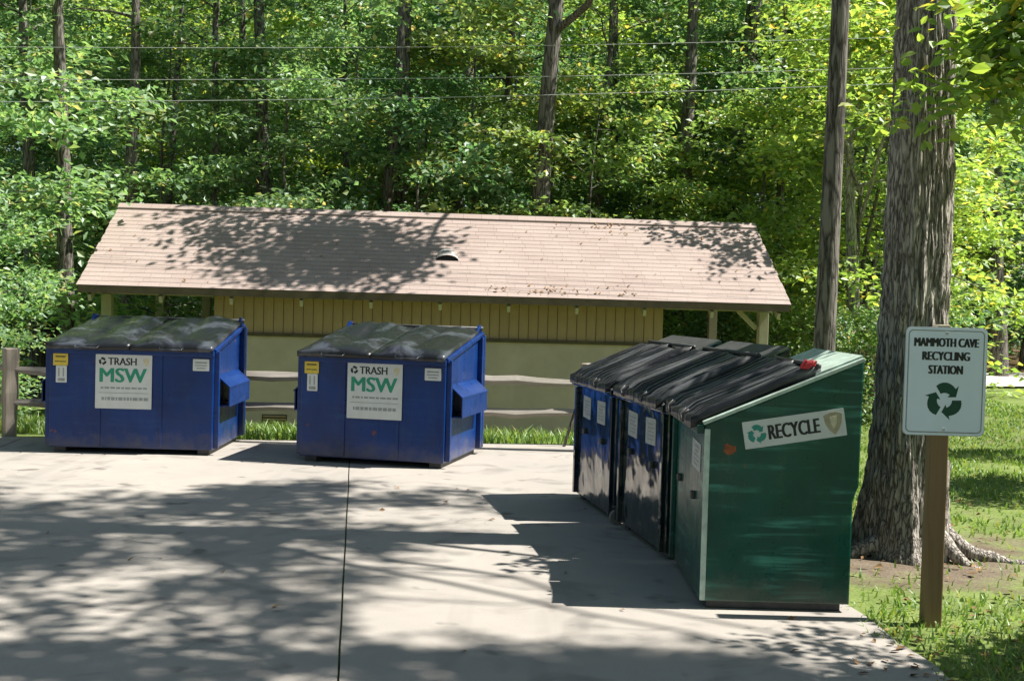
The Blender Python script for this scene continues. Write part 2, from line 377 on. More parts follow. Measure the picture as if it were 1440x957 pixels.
def rrect(w, h, r, n=5):
    p = []
    for cx, cz, a0 in ((w / 2 - r, h / 2 - r, 0), (-w / 2 + r, h / 2 - r, 90), (-w / 2 + r, -h / 2 + r, 180), (w / 2 - r, -h / 2 + r, 270)):
        for i in range(n): a = R(a0 + 90 * i / (n - 1)); p.append((cx + r * math.cos(a), cz + r * math.sin(a)))
    return p

def sstep(a, b, x):
    t = min(1, max(0, (x - a) / (b - a))); return t * t * (3 - 2 * t)

# ------------------------------------------------------------------ setting: ground, pavement, far road
def ground_z(x, y):
    z = -0.022
    dip = sstep(14.6, 17.6, y) * (1 - sstep(5.2, 8.5, x))
    z -= 0.60 * dip
    z += sstep(27, 75, y) * 2.4
    far = sstep(3, 14, max(abs(x) - 3, y - 14, 0))
    z += far * 0.10 * mnoise.noise(Vector((x * 0.13, y * 0.13, 1.7)))
    return z
def make_ground():
    xs = sorted(set([-260, -160, -100, -70, -50, -40] + list(np.arange(-32, 36, 0.8).round(2)) + [40, 52, 75, 110, 170, 270]))
    ys = sorted(set([-160, -90, -50, -30, -20, -12] + list(np.arange(-8, 70, 0.8).round(2)) + [76, 90, 115, 160, 240, 380]))
    vs = [(x, y, ground_z(x, y)) for y in ys for x in xs]; nx = len(xs)
    fs = [(j * nx + i, j * nx + i + 1, (j + 1) * nx + i + 1, (j + 1) * nx + i) for j in range(len(ys) - 1) for i in range(nx - 1)]
    me = np_mesh('ground', np.array(vs), np.array(fs), M['soil'], True)
    tag(link(bpy.data.objects.new('ground', me)), 'grassy ground with bare soil and leaf litter in the woods', kind='structure')
make_ground()

AX = R(7.3)                                            # slab axis leans left of the view axis
ax = Vector((-math.sin(AX), math.cos(AX), 0)); px_ = Vector((math.cos(AX), math.sin(AX), 0))
pav = empty('pavement', (-0.716, 5.22, 0)); tag(pav, 'sunlit concrete pavement under the dumpsters', kind='structure')
def slab(u0, u1, v0, v1):
    rng = random.Random(int(u0 * 100) + 7)
    mb = MB(); n = 40; top = []
    for u, vv in [(u0, v0)] : pass
    edge = []
    def P(u, v, z): q = px_ * u + ax * v; return (q.x, q.y, z)
    def side(a, b, wob):
        for i in range(n):
            t = i / n; u = a[0] + (b[0] - a[0]) * t; v = a[1] + (b[1] - a[1]) * t
            w = wob * (mnoise.noise(Vector((u * 1.9, v * 1.9, 3.3))) + 0.5 * mnoise.noise(Vector((u * 7, v * 7, 9.1))))
            edge.append((u + w, v + w))
    joint = 0.006
    side((u0, v0), (u1, v0), joint); side((u1, v0), (u1, v1), 0.11 if u1 > 2 else joint); side((u1, v1), (u0, v1), 0.05); side((u0, v1), (u0, v0), joint)
    k = len(edge)
    vs = [P(u, v, 0) for u, v in edge] + [P(u, v, -0.09) for u, v in edge]
    fs = [tuple(range(k)), tuple(range(2 * k - 1, k - 1, -1))] + [(i, k + i, k + (i + 1) % k, (i + 1) % k) for i in range(k)]
    mb.add(vs, fs); mb.build('concrete_slab', M['concrete'], pav)
slab(0.005, 2.78, -7.0, 8.75); slab(-3.60, -0.005, -7.0, 8.75); slab(-7.6, -3.616, -7.0, 8.75); slab(-13, -7.616, -7.0, 8.75)

road = MB()
rp = [(8.5, 27.4, 31.0), (12, 27.8, 32.2), (18, 28.4, 34), (26, 29, 36), (45, 30, 39)]
vs = []; fs = []
for i, (x, a, b) in enumerate(rp):
    for j in range(7):
        y = a + (b - a) * j / 6; vs.append((x, y, ground_z(x, y) + 0.05))
for i in range(len(rp) - 1):
    for j in range(6): fs.append((i * 7 + j, (i + 1) * 7 + j, (i + 1) * 7 + j + 1, i * 7 + j + 1))
road.add(vs, fs); tag(road.build('road', M['gravel']), 'pale gravel road beyond the lawn on the right', kind='structure')

# ------------------------------------------------------------------ shelter building behind the fence
SH = empty('shelter_building', (-1.15, 19.1, -0.62), R(3.5))
tag(SH, 'long low park building with tan siding and brown shingle roof behind the fence', 'building')
EZ, RZ, TD, HL = 2.36, 3.76, 2.42, 5.6                  # eave height, ridge height, eave-to-ridge depth, half length
slope = math.atan2(RZ - EZ, TD)
roof = MB()
th = 0.09
roof.prism([(0.0, EZ - th), (TD, RZ - th), (2 * TD, EZ - th), (2 * TD, EZ - 0.012), (TD, RZ - 0.012), (0.0, EZ - 0.012)], -HL, HL)
roof_o = roof.build('roof', M['trim'], SH)
NC = 20; L = math.hypot(TD, RZ - EZ); ex = L / NC
cm = MB(); cm.box((0, ex * 0.58, 0), (2 * HL + 0.06, ex * 1.16, 0.004)); course = cm.mesh('shingle_course', M['shingle'])
rr = random.Random(3)
for sidek in (0, 1):
    for i in range(NC):
        o = bpy.data.objects.new('shingle_course', course)
        d = i * ex - 0.03
        y = d * math.cos(slope); z = EZ + d * math.sin(slope) + 0.004
        o.location = (rr.uniform(-0.012, 0.012), y if sidek == 0 else 2 * TD - y, z + 0.012)
        o.rotation_euler = (slope - 0.030, 0, 0) if sidek == 0 else (slope - 0.030, 0, math.pi)
        link(o, roof_o)
rc = MB(); rc.prism([(TD - 0.14, RZ - 0.052), (TD, RZ + 0.034), (TD + 0.14, RZ - 0.052), (TD + 0.14, RZ - 0.03), (TD, RZ + 0.056), (TD - 0.14, RZ - 0.03)], -HL - 0.03, HL + 0.03)
rc.build('ridge_cap', M['shingle'], roof_o)
fa = MB(); fa.box((0, -0.032, EZ - 0.062), (2 * HL, 0.03, 0.11)); fa.build('fascia', M['trim'], roof_o)
for sx in (-1, 1):
    b = MB(); b.bar((sx * (HL + 0.012), 0.0, EZ - 0.07), (sx * (HL + 0.012), TD, RZ - 0.07), 0.022, 0.14); b.bar((sx * (HL + 0.012), 2 * TD, EZ - 0.07), (sx * (HL + 0.012), TD + 0.02, RZ - 0.08), 0.022, 0.14)
    b.build('barge_board', M['trim'], roof_o)
# roof vent
vt = MB(); vy = 1.12; vz = EZ + vy * math.tan(slope); vx = 0.10
for k in range(8):
    a0 = math.pi * k / 7
vs = []; nseg = 9
for j, (yy, sc_) in enumerate(((-0.16, 1.0), (0.0, 0.92), (0.14, 0.55))):
    for k in range(nseg):
        a = math.pi * k / (nseg - 1)
        vs.append((vx - math.cos(a) * 0.19 * sc_, vy + yy, vz + yy * math.tan(slope) + 0.015 + math.sin(a) * 0.095 * sc_))
fs = [(j * nseg + k, j * nseg + k + 1, (j + 1) * nseg + k + 1, (j + 1) * nseg + k) for j in range(2) for k in range(nseg - 1)] + [tuple(range(2 * nseg, 3 * nseg))]
vt.add(vs, fs); vto = vt.build('roof_vent', M['ventmetal'], roof_o)
vg = MB(); pts = [(vx - math.cos(math.pi * k / 8) * 0.186, vz - 0.165 * math.tan(slope) + 0.012 + math.sin(math.pi * k / 8) * 0.090) for k in range(9)]
vg.plate(pts, vy - 0.166, vy - 0.155); vg.build('vent_shade_plate', M['dark'], vto)  # dark plate stands in for the shade inside the vent mouth
# core walls
CX0, CX1, WY0, WY1 = -3.62, 3.66, 0.52, 4.35
w = MB(); w.box(((CX0 + CX1) / 2, WY0 + 0.09, 0.80), (CX1 - CX0, 0.18, 1.64)); w.build('block_wall', M['block'], SH, 0.006)
w = MB()
w.box((CX0 + 0.09, (WY0 + WY1) / 2 + 0.09, 1.18), (0.18, WY1 - WY0 - 0.19, 2.36)); w.build('end_wall', M['block'], SH)
w = MB(); w.box((CX1 - 0.09, (WY0 + WY1) / 2 + 0.09, 1.18), (0.18, WY1 - WY0 - 0.19, 2.36)); w.build('end_wall', M['block'], SH)
w = MB(); w.box(((CX0 + CX1) / 2, WY1 + 0.09, 1.18), (CX1 - CX0, 0.18, 2.36)); w.build('rear_wall', M['block'], SH)
for sx in (CX0 + 0.09, CX1 - 0.09):                     # gable ends
    g = MB(); g.prism([(WY0 + 0.02, 2.365), (WY1 + 0.16, 2.365), (WY1 + 0.16, 2.40), (TD, RZ - 0.11), (WY0 + 0.02, 2.53)], sx - 0.07, sx + 0.07); g.build('gable_panel', M['board'], SH)
w = MB(); w.box(((CX0 + CX1) / 2, WY0 - 0.012, 1.645), (CX1 - CX0 + 0.04, 0.07, 0.05)); w.build('band_board', M['trim'], SH)
bk = MB(); bk.box(((CX0 + CX1) / 2, WY0 + 0.10, 2.09), (CX1 - CX0 - 0.01, 0.12, 0.84)); bk.build('wall_backing', M['board'], SH)
nb = 46; bw = (CX1 - CX0) / nb
bmesh_ = MB(); bmesh_.box((0, 0, 0), (bw - 0.008, 0.035, 0.85)); bme = bmesh_.mesh('siding_board', M['board'], 0.003, seg=1)
for i in range(nb):
    o = bpy.data.objects.new('siding_board', bme); o.location = (CX0 + bw * (i + 0.5), WY0 + 0.016 + rr.uniform(-0.003, 0.003), 2.095); link(o, SH)
nt_ = 11
tm = MB(); tm.bar((0, 0.02, EZ - 0.20), (0, 0.60, EZ - 0.20 + 0.58 * math.tan(slope)), 0.05, 0.11); tme = tm.mesh('rafter_tail', M['cream'])
for i in range(nt_):
    o = bpy.data.objects.new('rafter_tail', tme); o.location = (-HL + 0.16 + i * (2 * HL - 0.32) / (nt_ - 1), 0.0, 0.0); link(o, SH)
bmz = MB(); bmz.box((0, 0.62, 2.31), (2 * HL - 0.2, 0.10, 0.14)); 
for s0, s1 in ((-HL + 0.12, CX0 - 0.01), (CX1 + 0.01, HL - 0.12)):
    for yy in (0.60, 4.30):
        b = MB(); b.box(((s0 + s1) / 2, yy, 2.30), (s1 - s0, 0.10, 0.15)); b.build('porch_beam', M['cream'], SH)
for x_, y_ in ((-HL + 0.28, 0.60), (-HL + 0.28, 4.30), (HL - 0.26, 0.60), (HL - 0.26, 4.30), (-4.45, 4.30)):
    b = MB(); b.box((x_, y_, 1.11), (0.16, 0.16, 2.24)); b.build('porch_post', M['cream'], SH, 0.01)
for x_, y_ in ((HL - 0.28, 0.60),):
    b = MB(); b.bar((x_ - 0.09, y_, 1.95), (x_ - 0.40, y_, 2.24), 0.07, 0.07); b.build('knee_brace', M['cream'], SH)
fl = MB(); fl.box((0, 2.5, -0.03), (2 * HL - 0.1, 4.5, 0.10)); fl.build('floor_slab', M['concrete'], SH)
cv = MB(); cv.box((-2.62, WY0 - 0.004, 0.26), (0.40, 0.02, 0.20)); cvo = cv.build('crawl_vent', M['trim'], SH)
for k in range(4):
    q = MB(); q.box((-2.62, WY0 - 0.02, 0.19 + k * 0.047), (0.36, 0.02, 0.02)); q.build('louvre', M['board'], cvo)

# leaf litter on the roof
def leaf_arrays(cent, nrm, tang, ln, wd, hexa=False, rng=None):
    b = np.cross(nrm, tang)
    t = tang * (ln / 2)[:, None]; w = b * (wd / 2)[:, None]; fold = nrm * (wd * 0.18)[:, None]
    N = len(cent)
    if hexa:
        P = np.stack([cent - t, cent - t * 0.35 + w + fold, cent + t * 0.30 + w * 0.8 + fold, cent + t, cent + t * 0.30 - w * 0.8 + fold, cent - t * 0.35 - w + fold], 1).reshape(-1, 3)
        base = (np.arange(N) * 6)[:, None]
        F = np.concatenate([base + np.array([0, 1, 2, 3]), base + np.array([0, 3, 4, 5])], 0)
    else:
        P = np.stack([cent - t, cent + w + fold, cent + t, cent - w + fold], 1).reshape(-1, 3)
        base = (np.arange(N) * 4)[:, None]
        F = np.concatenate([base + np.array([0, 1, 2]), base + np.array([0, 2, 3])], 0)
    return P, F
def unit(a): return a / np.maximum(np.linalg.norm(a, axis=1, keepdims=True), 1e-9)
def flat_leaves(name, pts, nrm, size, mat, rng, tilt=0.5):
    N = len(pts); n = unit(np.asarray(nrm) + rng.normal(0, tilt * 0.5, (N, 3))); r = rng.normal(0, 1, (N, 3)); t = unit(np.cross(n, r))
    ln = rng.uniform(0.6, 1.2, N) * size
    P, F = leaf_arrays(np.asarray(pts), n, t, ln, ln * 0.6)
    return np_mesh(name, P, F, mat)
rng = np.random.default_rng(11)
s = rng.normal(0.05, 0.06, 60); pts = []
for k in range(150):
    if k < 70: S = 3.4 + rng.normal(0, 0.9); Tq = TD - abs(rng.normal(0, 0.30)) - 0.05
    elif k < 115: S = rng.uniform(0.5, 3.0) + 0.2; Tq = abs(rng.normal(0, 0.15)) + 0.05
    else: S = rng.uniform(-5.4, 5.4); Tq = rng.uniform(0.1, 2.3)
    S = max(-5.4, min(5.4, S)); Tq = max(0.03, min(TD - 0.05, Tq))
    pts.append((S, Tq, EZ + Tq * math.tan(slope) + 0.035))
nrm = np.tile(np.array([[0, -math.sin(slope), math.cos(slope)]]), (len(pts), 1))
o = link(bpy.data.objects.new('roof_leaves', flat_leaves('roof_leaves', pts, nrm, 0.065, M['dryleaf'], rng))); o.location = SH.location; o.rotation_euler = SH.rotation_euler
tag(o, 'scattered dry brown leaves lying on the shingle roof', 'leaf litter', kind='stuff')

# ------------------------------------------------------------------ split-rail fence
FN = empty('split_rail_fence', (-5.62, 13.56, 0)); tag(FN, 'weathered grey split rail fence running behind the blue dumpsters', 'fence')
fposts = [(-2.45, -0.30), (0, 0), (2.0, 0.30), (4.28, 0.42), (6.52, 0.62), (8.6, 0.78)]
rf = random.Random(5)
for i, (x, y) in enumerate(fposts):
    zg = ground_z(-5.62 + x, 13.56 + y)
    mb = MB(); h = 0.98 + rf.uniform(-0.03, 0.03); pts = []; rads = []
    for k in range(6):
        pts.append((x + rf.uniform(-0.008, 0.008), y + rf.uniform(-0.008, 0.008), zg - 0.25 + (h + 0.25) * k / 5)); rads.append(0.095 + rf.uniform(-0.012, 0.008))
    mb.tube(pts, rads, 5); mb.build('post', M['splitpost'], FN, 0.008)
for i in range(len(fposts) - 1):
    (x0, y0), (x1, y1) = fposts[i], fposts[i + 1]
    for zz in (0.38, 0.74):
        mb = MB(); pts = []; rads = []; n = 9
        sag = rf.uniform(-0.02, 0.03); off = rf.uniform(-0.03, 0.03); dy = -0.02 if i % 2 else 0.02
        for k in range(n):
            t = k / (n - 1)
            pts.append((x0 + (x1 - x0) * t, y0 + (y1 - y0) * t + dy, zz + off * t - sag * math.sin(math.pi * t) + rf.uniform(-0.012, 0.012)))
            rads.append((0.030 + 0.032 * math.sin(math.pi * min(1, max(0, t * 1.0))) ** 0.5) * rf.uniform(0.85, 1.15))
        mb.tube(pts, rads, 5); mb.build('rail', M['split'], FN, 0.004, seg=1)
st = MB(); st.tube([(0.62, 13.95, -0.05), (0.72, 13.97, 0.3), (0.80, 13.99, 0.58), (0.93, 14.0, 0.86)], [0.018, 0.017, 0.015, 0.010], 6)
tag(st.build('leaning_stick', M['barkf'], None, 0, True), 'thin dark stick leaning against the fence rails', 'stick')

# ------------------------------------------------------------------ dumpsters
def bevel_body(poly, x0, x1, name, mat, parent, bev=0.014, taper=0.0):
    mb = MB(); mb.prism(poly, x0, x1); return mb.build(name, mat, parent, bev)
def lid_mesh(name, x0, x1, y0, y1, zf, mat, kind, seed, nx=26, ny=22, skirt=0.055):
    """a lid shell: upper surface with formed relief, a turned-down skirt and an underside"""
    r = random.Random(seed); vs = []; ox = r.uniform(0, 50)
    for j in range(ny + 1):
        for i in range(nx + 1):
            u = i / nx; v = j / ny; x = x0 + (x1 - x0) * u; y = y0 + (y1 - y0) * v; z = zf(y)
            if kind == 'dome':
                e = min(u, 1 - u) * (x1 - x0); e2 = min(v, 1 - v) * (y1 - y0)
                edge = sstep(0.03, 0.14, e) * sstep(0.03, 0.14, e2)
                z += 0.045 * edge - 0.050 * edge * math.sin(math.pi * u) * math.sin(math.pi * v)
                z += 0.032 * edge * mnoise.noise(Vector((x * 3.1 + ox, y * 2.6, 0.3))) + 0.030 * mnoise.noise(Vector((x * 1.6 + ox, y * 1.4, 4.1)))
                rib = abs((u * 3) % 1 - 0.5) * 2; z += 0.018 * edge * sstep(0.25, 0.6, rib)
            else:
                e = min(v, 1 - v) * (y1 - y0); edge = sstep(0.02, 0.08, e)
                nrib = 6; rib = abs((u * nrib) % 1 - 0.5) * 2
                z += 0.034 * edge * sstep(0.40, 0.56, rib) - 0.012 * math.sin(math.pi * u) + 0.020 * mnoise.noise(Vector((x * 2.5 + ox, y * 2.2, 1.3)))
                z += 0.02 * sstep(0.1, 0.0, v)
            vs.append((x, y, z))
    top = len(vs); N = nx + 1
    fs = [(j * N + i, j * N + i + 1, (j + 1) * N + i + 1, (j + 1) * N + i) for j in range(ny) for i in range(nx)]
    ring = [i for i in range(N)] + [j * N + nx for j in range(1, ny + 1)] + [ny * N + i for i in range(nx - 1, -1, -1)] + [j * N for j in range(ny - 1, 0, -1)]
    for q in ring: x, y, z = vs[q]; vs.append((x, y, zf(y) - skirt + 0.006 * mnoise.noise(Vector((x * 6, y * 6, ox)))))
    k = len(ring)
    fs += [(ring[(i + 1) % k], ring[i], top + i, top + (i + 1) % k) for i in range(k)]
    fs.append(tuple(range(top, top + k)))
    mb = MB(); mb.add(vs, fs); return mb.mesh(name, mat, 0, True)
def sticker(parent, name, w, h, loc, mat, rot=(0, 0, 0), lab=None):
    mb = MB(); mb.plate(rrect(w, h, 0.006, 3), -0.0015, 0.0015); o = mb.build(name, mat, parent); o.location = loc; o.rotation_euler = rot
    if lab: o['label'] = lab
    return o
def mark_lines(parent, spec, mat, y=-0.0022, name='printed_line'):
    for (x, z, w, h) in spec:
        mb = MB(); mb.box((x, y, z), (w, 0.0012, h)); mb.build(name, mat, parent)

def blue_dumpster(loc, rz, label, seed, sx_off, W=1.66, D=1.42):
    HF, HR = 1.075, 1.31
    t = empty('trash_dumpster', loc, rz); tag(t, label, 'dumpster', 'blue trash dumpsters')
    body = bevel_body([(0.0, 0.055), (D, 0.055), (D, HR), (0.0, HF)], -W / 2, W / 2, 'body', M['blue'], t, 0.012)
    rs = random.Random(seed)
    for k, x in enumerate((-W / 6 * 1.15, W / 6 * 1.1)):
        mb = MB(); mb.box((x, -0.004, 0.56), (0.022, 0.012, 0.96)); mb.build('seam_rib', M['blue'], body, 0.003)
    for sx in (-1, 1):
        xw = sx * W / 2
        mb = MB(); mb.box((xw - sx * 0.10, D / 2, 0.03), (0.12, D - 0.1, 0.055)); mb.build('skid', M['steel'], t, 0.006)
        # fork sleeve: four plates round an open channel
        s = MB(); o_ = 0.13; y0, y1, z0, z1 = 0.16, 1.18, 0.50, 0.70
        s.box((xw + sx * (o_ / 2 + 0.002), (y0 + y1) / 2, z0), (o_, y1 - y0, 0.012))
        s.box((xw + sx * o_, (y0 + y1) / 2, (z0 + z1) / 2), (0.012, y1 - y0, z1 - z0 + 0.012))
        s.add([(xw + sx * 0.002, y0 - 0.02, z1 + 0.12), (xw + sx * 0.002, y1 + 0.02, z1 + 0.12), (xw + sx * (o_ + 0.01), y1 + 0.02, z1), (xw + sx * (o_ + 0.01), y0 - 0.02, z1),
               (xw + sx * 0.002, y0 - 0.02, z1 + 0.105), (xw + sx * 0.002, y1 + 0.02, z1 + 0.105), (xw + sx * (o_ + 0.01), y1 + 0.02, z1 - 0.015), (xw + sx * (o_ + 0.01), y0 - 0.02, z1 - 0.015)],
              [(0, 1, 2, 3), (7, 6, 5, 4), (0, 3, 7, 4), (1, 5, 6, 2), (2, 6, 7, 3), (0, 4, 5, 1)])
        s.build('fork_sleeve', M['blue'], t)
        for yy, ww in ((0.06, 0.05), (1.30, 0.07), (D - 0.04, 0.06)):
            z1_ = HF + (HR - HF) * yy / D - 0.02
            mb = MB(); mb.box((xw + sx * 0.026, yy, (0.07 + z1_) / 2), (0.052, ww, z1_ - 0.07)); mb.build('side_rib', M['blue'], t, 0.006)
        mb = MB(); mb.prism([(D - 0.24, HR - 0.06), (D + 0.01, HR - 0.01), (D + 0.01, HR + 0.075), (D - 0.10, HR + 0.085)], xw - sx * 0.012 - 0.012, xw - sx * 0.012 + 0.012); mb.build('hinge_ear', M['blue'], t, 0.003)
        r_ = MB(); r_.bar((xw + sx * 0.012, -0.005, HF - 0.012), (xw + sx * 0.012, D, HR - 0.012), 0.035, 0.045); r_.build('top_rail', M['blue'], t, 0.006)
    mb = MB(); mb.box((0, -0.022, HF - 0.035), (W + 0.02, 0.045, 0.06)); mb.build('front_lip', M['blue'], t, 0.008)
    mb = MB(); mb.tube([(-W / 2 - 0.02, D - 0.03, HR + 0.05), (W / 2 + 0.02, D - 0.03, HR + 0.05)], 0.016, 8); mb.build('hinge_bar', M['steel'], t, 0, True)
    zf = lambda y: HF + (HR - HF) * y / D + 0.050
    for k, (a, b) in enumerate(((-W / 2 - 0.015, -0.008), (0.008, W / 2 + 0.0))):
        me = lid_mesh('lid', a, b, -0.085, D - 0.03, zf, M['plastic'], 'dome', seed + k); link(bpy.data.objects.new('lid', me), t)
        hb = MB(); hb.tube([((a + b) / 2 - 0.12, -0.09, HF + 0.02), ((a + b) / 2 - 0.11, -0.13, HF + 0.0), ((a + b) / 2 + 0.11, -0.13, HF + 0.0), ((a + b) / 2 + 0.12, -0.09, HF + 0.02)], 0.010, 6); hb.build('lid_handle', M['plastic'], t, 0, True)
    # stickers
    s1 = sticker(t, 'trash_sticker', 0.57, 0.55, (sx_off, -0.0125, 0.735), M['sticker'], lab='white square sticker reading TRASH and MSW')
    rcm = recycle_mb(0.040); r1 = rcm.build('recycling_symbol', M['ink'], s1); r1.location = (-0.215, -0.0022, 0.205)
    text_obj('lettering', 'TRASH', 0.29, 0.075, M['ink'], (-0.015, -0.0022, 0.205), s1, fat=0.02)
    e1 = MB(); e1.plate([(0.0, 0.04), (0.03, 0.03), (0.026, -0.015), (0, -0.045), (-0.026, -0.015), (-0.03, 0.03)], -0.0006, 0.0006); e1o = e1.build('emblem', M['tanlight'], s1); e1o.location = (0.225, -0.0022, 0.205)
    text_obj('lettering', 'MSW', 0.48, 0.145, M['inkgreen'], (-0.005, -0.0022, 0.065), s1, fat=0.026)
    lines = []; x = -0.23
    while x < 0.22:
        w_ = rs.uniform(0.02, 0.06); lines.append((x + w_ / 2, -0.065, w_, 0.018)); x += w_ + 0.012
    mark_lines(s1, lines, M['inkgrey']); lines = []; x = -0.22
    while x < 0.22:
        w_ = rs.uniform(0.015, 0.05); lines.append((x + w_ / 2, -0.175, w_, 0.032)); x += w_ + 0.010
    mark_lines(s1, lines, M['inkgrey'])
    mb = MB(); mb.box((0, -0.0022, -0.115), (0.50, 0.0012, 0.005)); mb.build('printed_line', M['inkgrey'], s1)
    s2 = sticker(t, 'warning_label', 0.15, 0.12, (-W / 2 + 0.115, -0.0125, 0.945), M['yellow'], lab='yellow warning label at the top left corner')
    mark_lines(s2, [(0, 0.03, 0.10, 0.012), (0, -0.02, 0.11, 0.008)], M['ink'])
    s3 = sticker(t, 'instruction_label', 0.11, 0.17, (-W / 2 + 0.125, -0.0125, 0.797), M['sticker'])
    mark_lines(s3, [(-0.025, 0.02, 0.012, 0.09), (0.02, 0.02, 0.012, 0.09), (0, -0.055, 0.07, 0.03)], M['inkgrey'])
    s4 = sticker(t, 'owner_label', 0.165, 0.12, (W / 2 - 0.125, -0.0125, 0.925), M['sticker'])
    mark_lines(s4, [(0, 0.025, 0.12, 0.014), (0, -0.005, 0.12, 0.010), (0, -0.032, 0.09, 0.010)], M['inkgrey'])
    return t
blue_dumpster((-3.86, 12.28, 0), R(1.0), 'blue metal trash dumpster at far left, next to the wooden fence post', 21, -0.075)
blue_dumpster((-1.37, 11.94, 0), R(-12.5), 'blue metal trash dumpster in the middle, turned slightly left in front of the building', 57, 0.03, 1.50, 1.42)

def recycle_dumpster(corner, ang, label, paint, seed, near=False, Lx=1.15):
    """front faces left; corner = near front foot; local +x runs towards the camera"""
    D, HF, HR = 0.82, 1.015, 1.385
    th = R(-90) + ang; dirx = Vector((math.cos(th), math.sin(th), 0))
    c = Vector((corner[0], corner[1], 0)) - dirx * Lx / 2
    t = empty('recycling_dumpster', c, th); tag(t, label, 'dumpster', 'recycling dumpsters in a row')
    x0, x1 = -Lx / 2, Lx / 2
    sl = (HR - HF) / D; zs = lambda y: HF + sl * y
    bevel_body([(0.0, 0.045), (D, 0.045), (D, 0.62), (D + 0.03, 0.70), (D + 0.035, HR), (0.0, HF)] if near else [(0.0, 0.045), (D, 0.045), (D, HR), (0.0, HF)], x0, x1, 'body', paint, t, 0.010)
    for sx in (-1, 1):
        f = MB(); f.bar((sx * (Lx / 2 - 0.008), -0.012, zs(0) + 0.006), (sx * (Lx / 2 - 0.008), D + (0.035 if near else 0.0), zs(D) + 0.008), 0.042, 0.020); f.build('end_flange', M['worn'] if near else paint, t, 0.004)
        sk = MB(); sk.box((sx * (Lx / 2 - 0.09), D / 2, 0.024), (0.10, D - 0.08, 0.045)); sk.build('skid', M['steel'], t, 0.005)
    if near:
        f = MB(); f.box((Lx / 2 - 0.002, 0.012, 0.52), (0.014, 0.030, 0.94)); f.build('corner_strip', M['worn'], t, 0.003)
        pl = MB(); pl.prism([(0.60, zs(0.60) + 0.010), (D + 0.035, zs(D) + 0.018), (D + 0.035, zs(D) + 0.028), (0.60, zs(0.60) + 0.020)], x0 + 0.03, x1 - 0.035); pl.build('rear_top_plate', M['worn'], t)
    else:
        pl = MB(); pl.prism([(0.64, zs(0.64) + 0.010), (D, zs(D) + 0.010), (D, zs(D) + 0.022), (0.64, zs(0.64) + 0.022)], x0 + 0.03, x1 - 0.035); pl.build('rear_top_plate', M['steel'], t)
    fr = MB(); fr.box((0, -0.022, HF - 0.03), (Lx - 0.03, 0.042, 0.045)); fr.build('front_lip', paint, t, 0.006)
    hb = MB(); hb.tube([(x0 + 0.03, 0.615, zs(0.615) + 0.055), (x1 - 0.03, 0.615, zs(0.615) + 0.055)], 0.014, 8); hb.build('hinge_bar', M['steel'], t, 0, True)
    rs = random.Random(seed)
    zf = lambda y: zs(y) + 0.050
    for k, (a, b) in enumerate(((x0 + 0.022, -0.006), (0.006, x1 - 0.045))):
        me = lid_mesh('lid', a, b, -0.075, 0.63, zf, M['ribplastic'], 'rib', seed + k, 72, 16, 0.045); o = link(bpy.data.objects.new('lid', me), t)
        hk = MB(); xm = (a + b) / 2 + rs.uniform(-0.05, 0.05)
        hk.tube([(xm - 0.05, -0.06, HF + 0.060), (xm - 0.045, -0.095, HF + 0.03), (xm - 0.02, -0.09, HF - 0.005), (xm + 0.02, -0.088, HF - 0.008), (xm + 0.045, -0.095, HF + 0.03), (xm + 0.05, -0.06, HF + 0.060)], 0.007, 6); hk.build('lid_latch', M['steel'], t, 0, True)
    # front bars, pocket and labels
    for k, x in enumerate((-Lx / 2 + 0.05, Lx / 2 - 0.05) if not near else (-Lx / 2 + 0.05,)):
        rb = MB(); rb.box((x, -0.014, 0.50), (0.05, 0.03, 0.90)); rb.build('corner_rib', paint, t, 0.005)
    for k, (x, z) in enumerate(((-0.30, 0.60), (0.26, 0.58))):
        h_ = MB(); h_.box((x, -0.012, z), (0.055, 0.026, 0.045)); h_.build('grab_pocket', M['steel'], t, 0.008)
    for k, x in enumerate((-0.26, 0.20) if not near else (0.30,)):
        s_ = sticker(t, 'paper_label', 0.24 if not near else 0.30, 0.18 if not near else 0.16, (x, -0.0022 - 0.0, 0.80 if not near else 0.815), M['oldsticker'], (0, R(rs.uniform(-3, 3)), 0))
        mark_lines(s_, [(rs.uniform(-0.02, 0.02), 0.05 - q * 0.026, rs.uniform(0.10, 0.17), 0.010) for q in range(5)], M['inkgrey'])
    return t
GD = recycle_dumpster((1.07, 6.585), R(0.0), 'green metal recycling dumpster with RECYCLE sticker on its end, nearest the camera', M['green'], 5, True)
MD = recycle_dumpster((1.03, 7.83), R(9.5), 'dark glossy recycling dumpster in the middle of the row, directly behind the green one', M['greenblack'], 15, Lx=1.19)
FD = recycle_dumpster((0.80, 9.12), R(10.5), 'dark blue recycling dumpster at the far end of the row, nearest the building', M['teal'], 33, Lx=1.24)
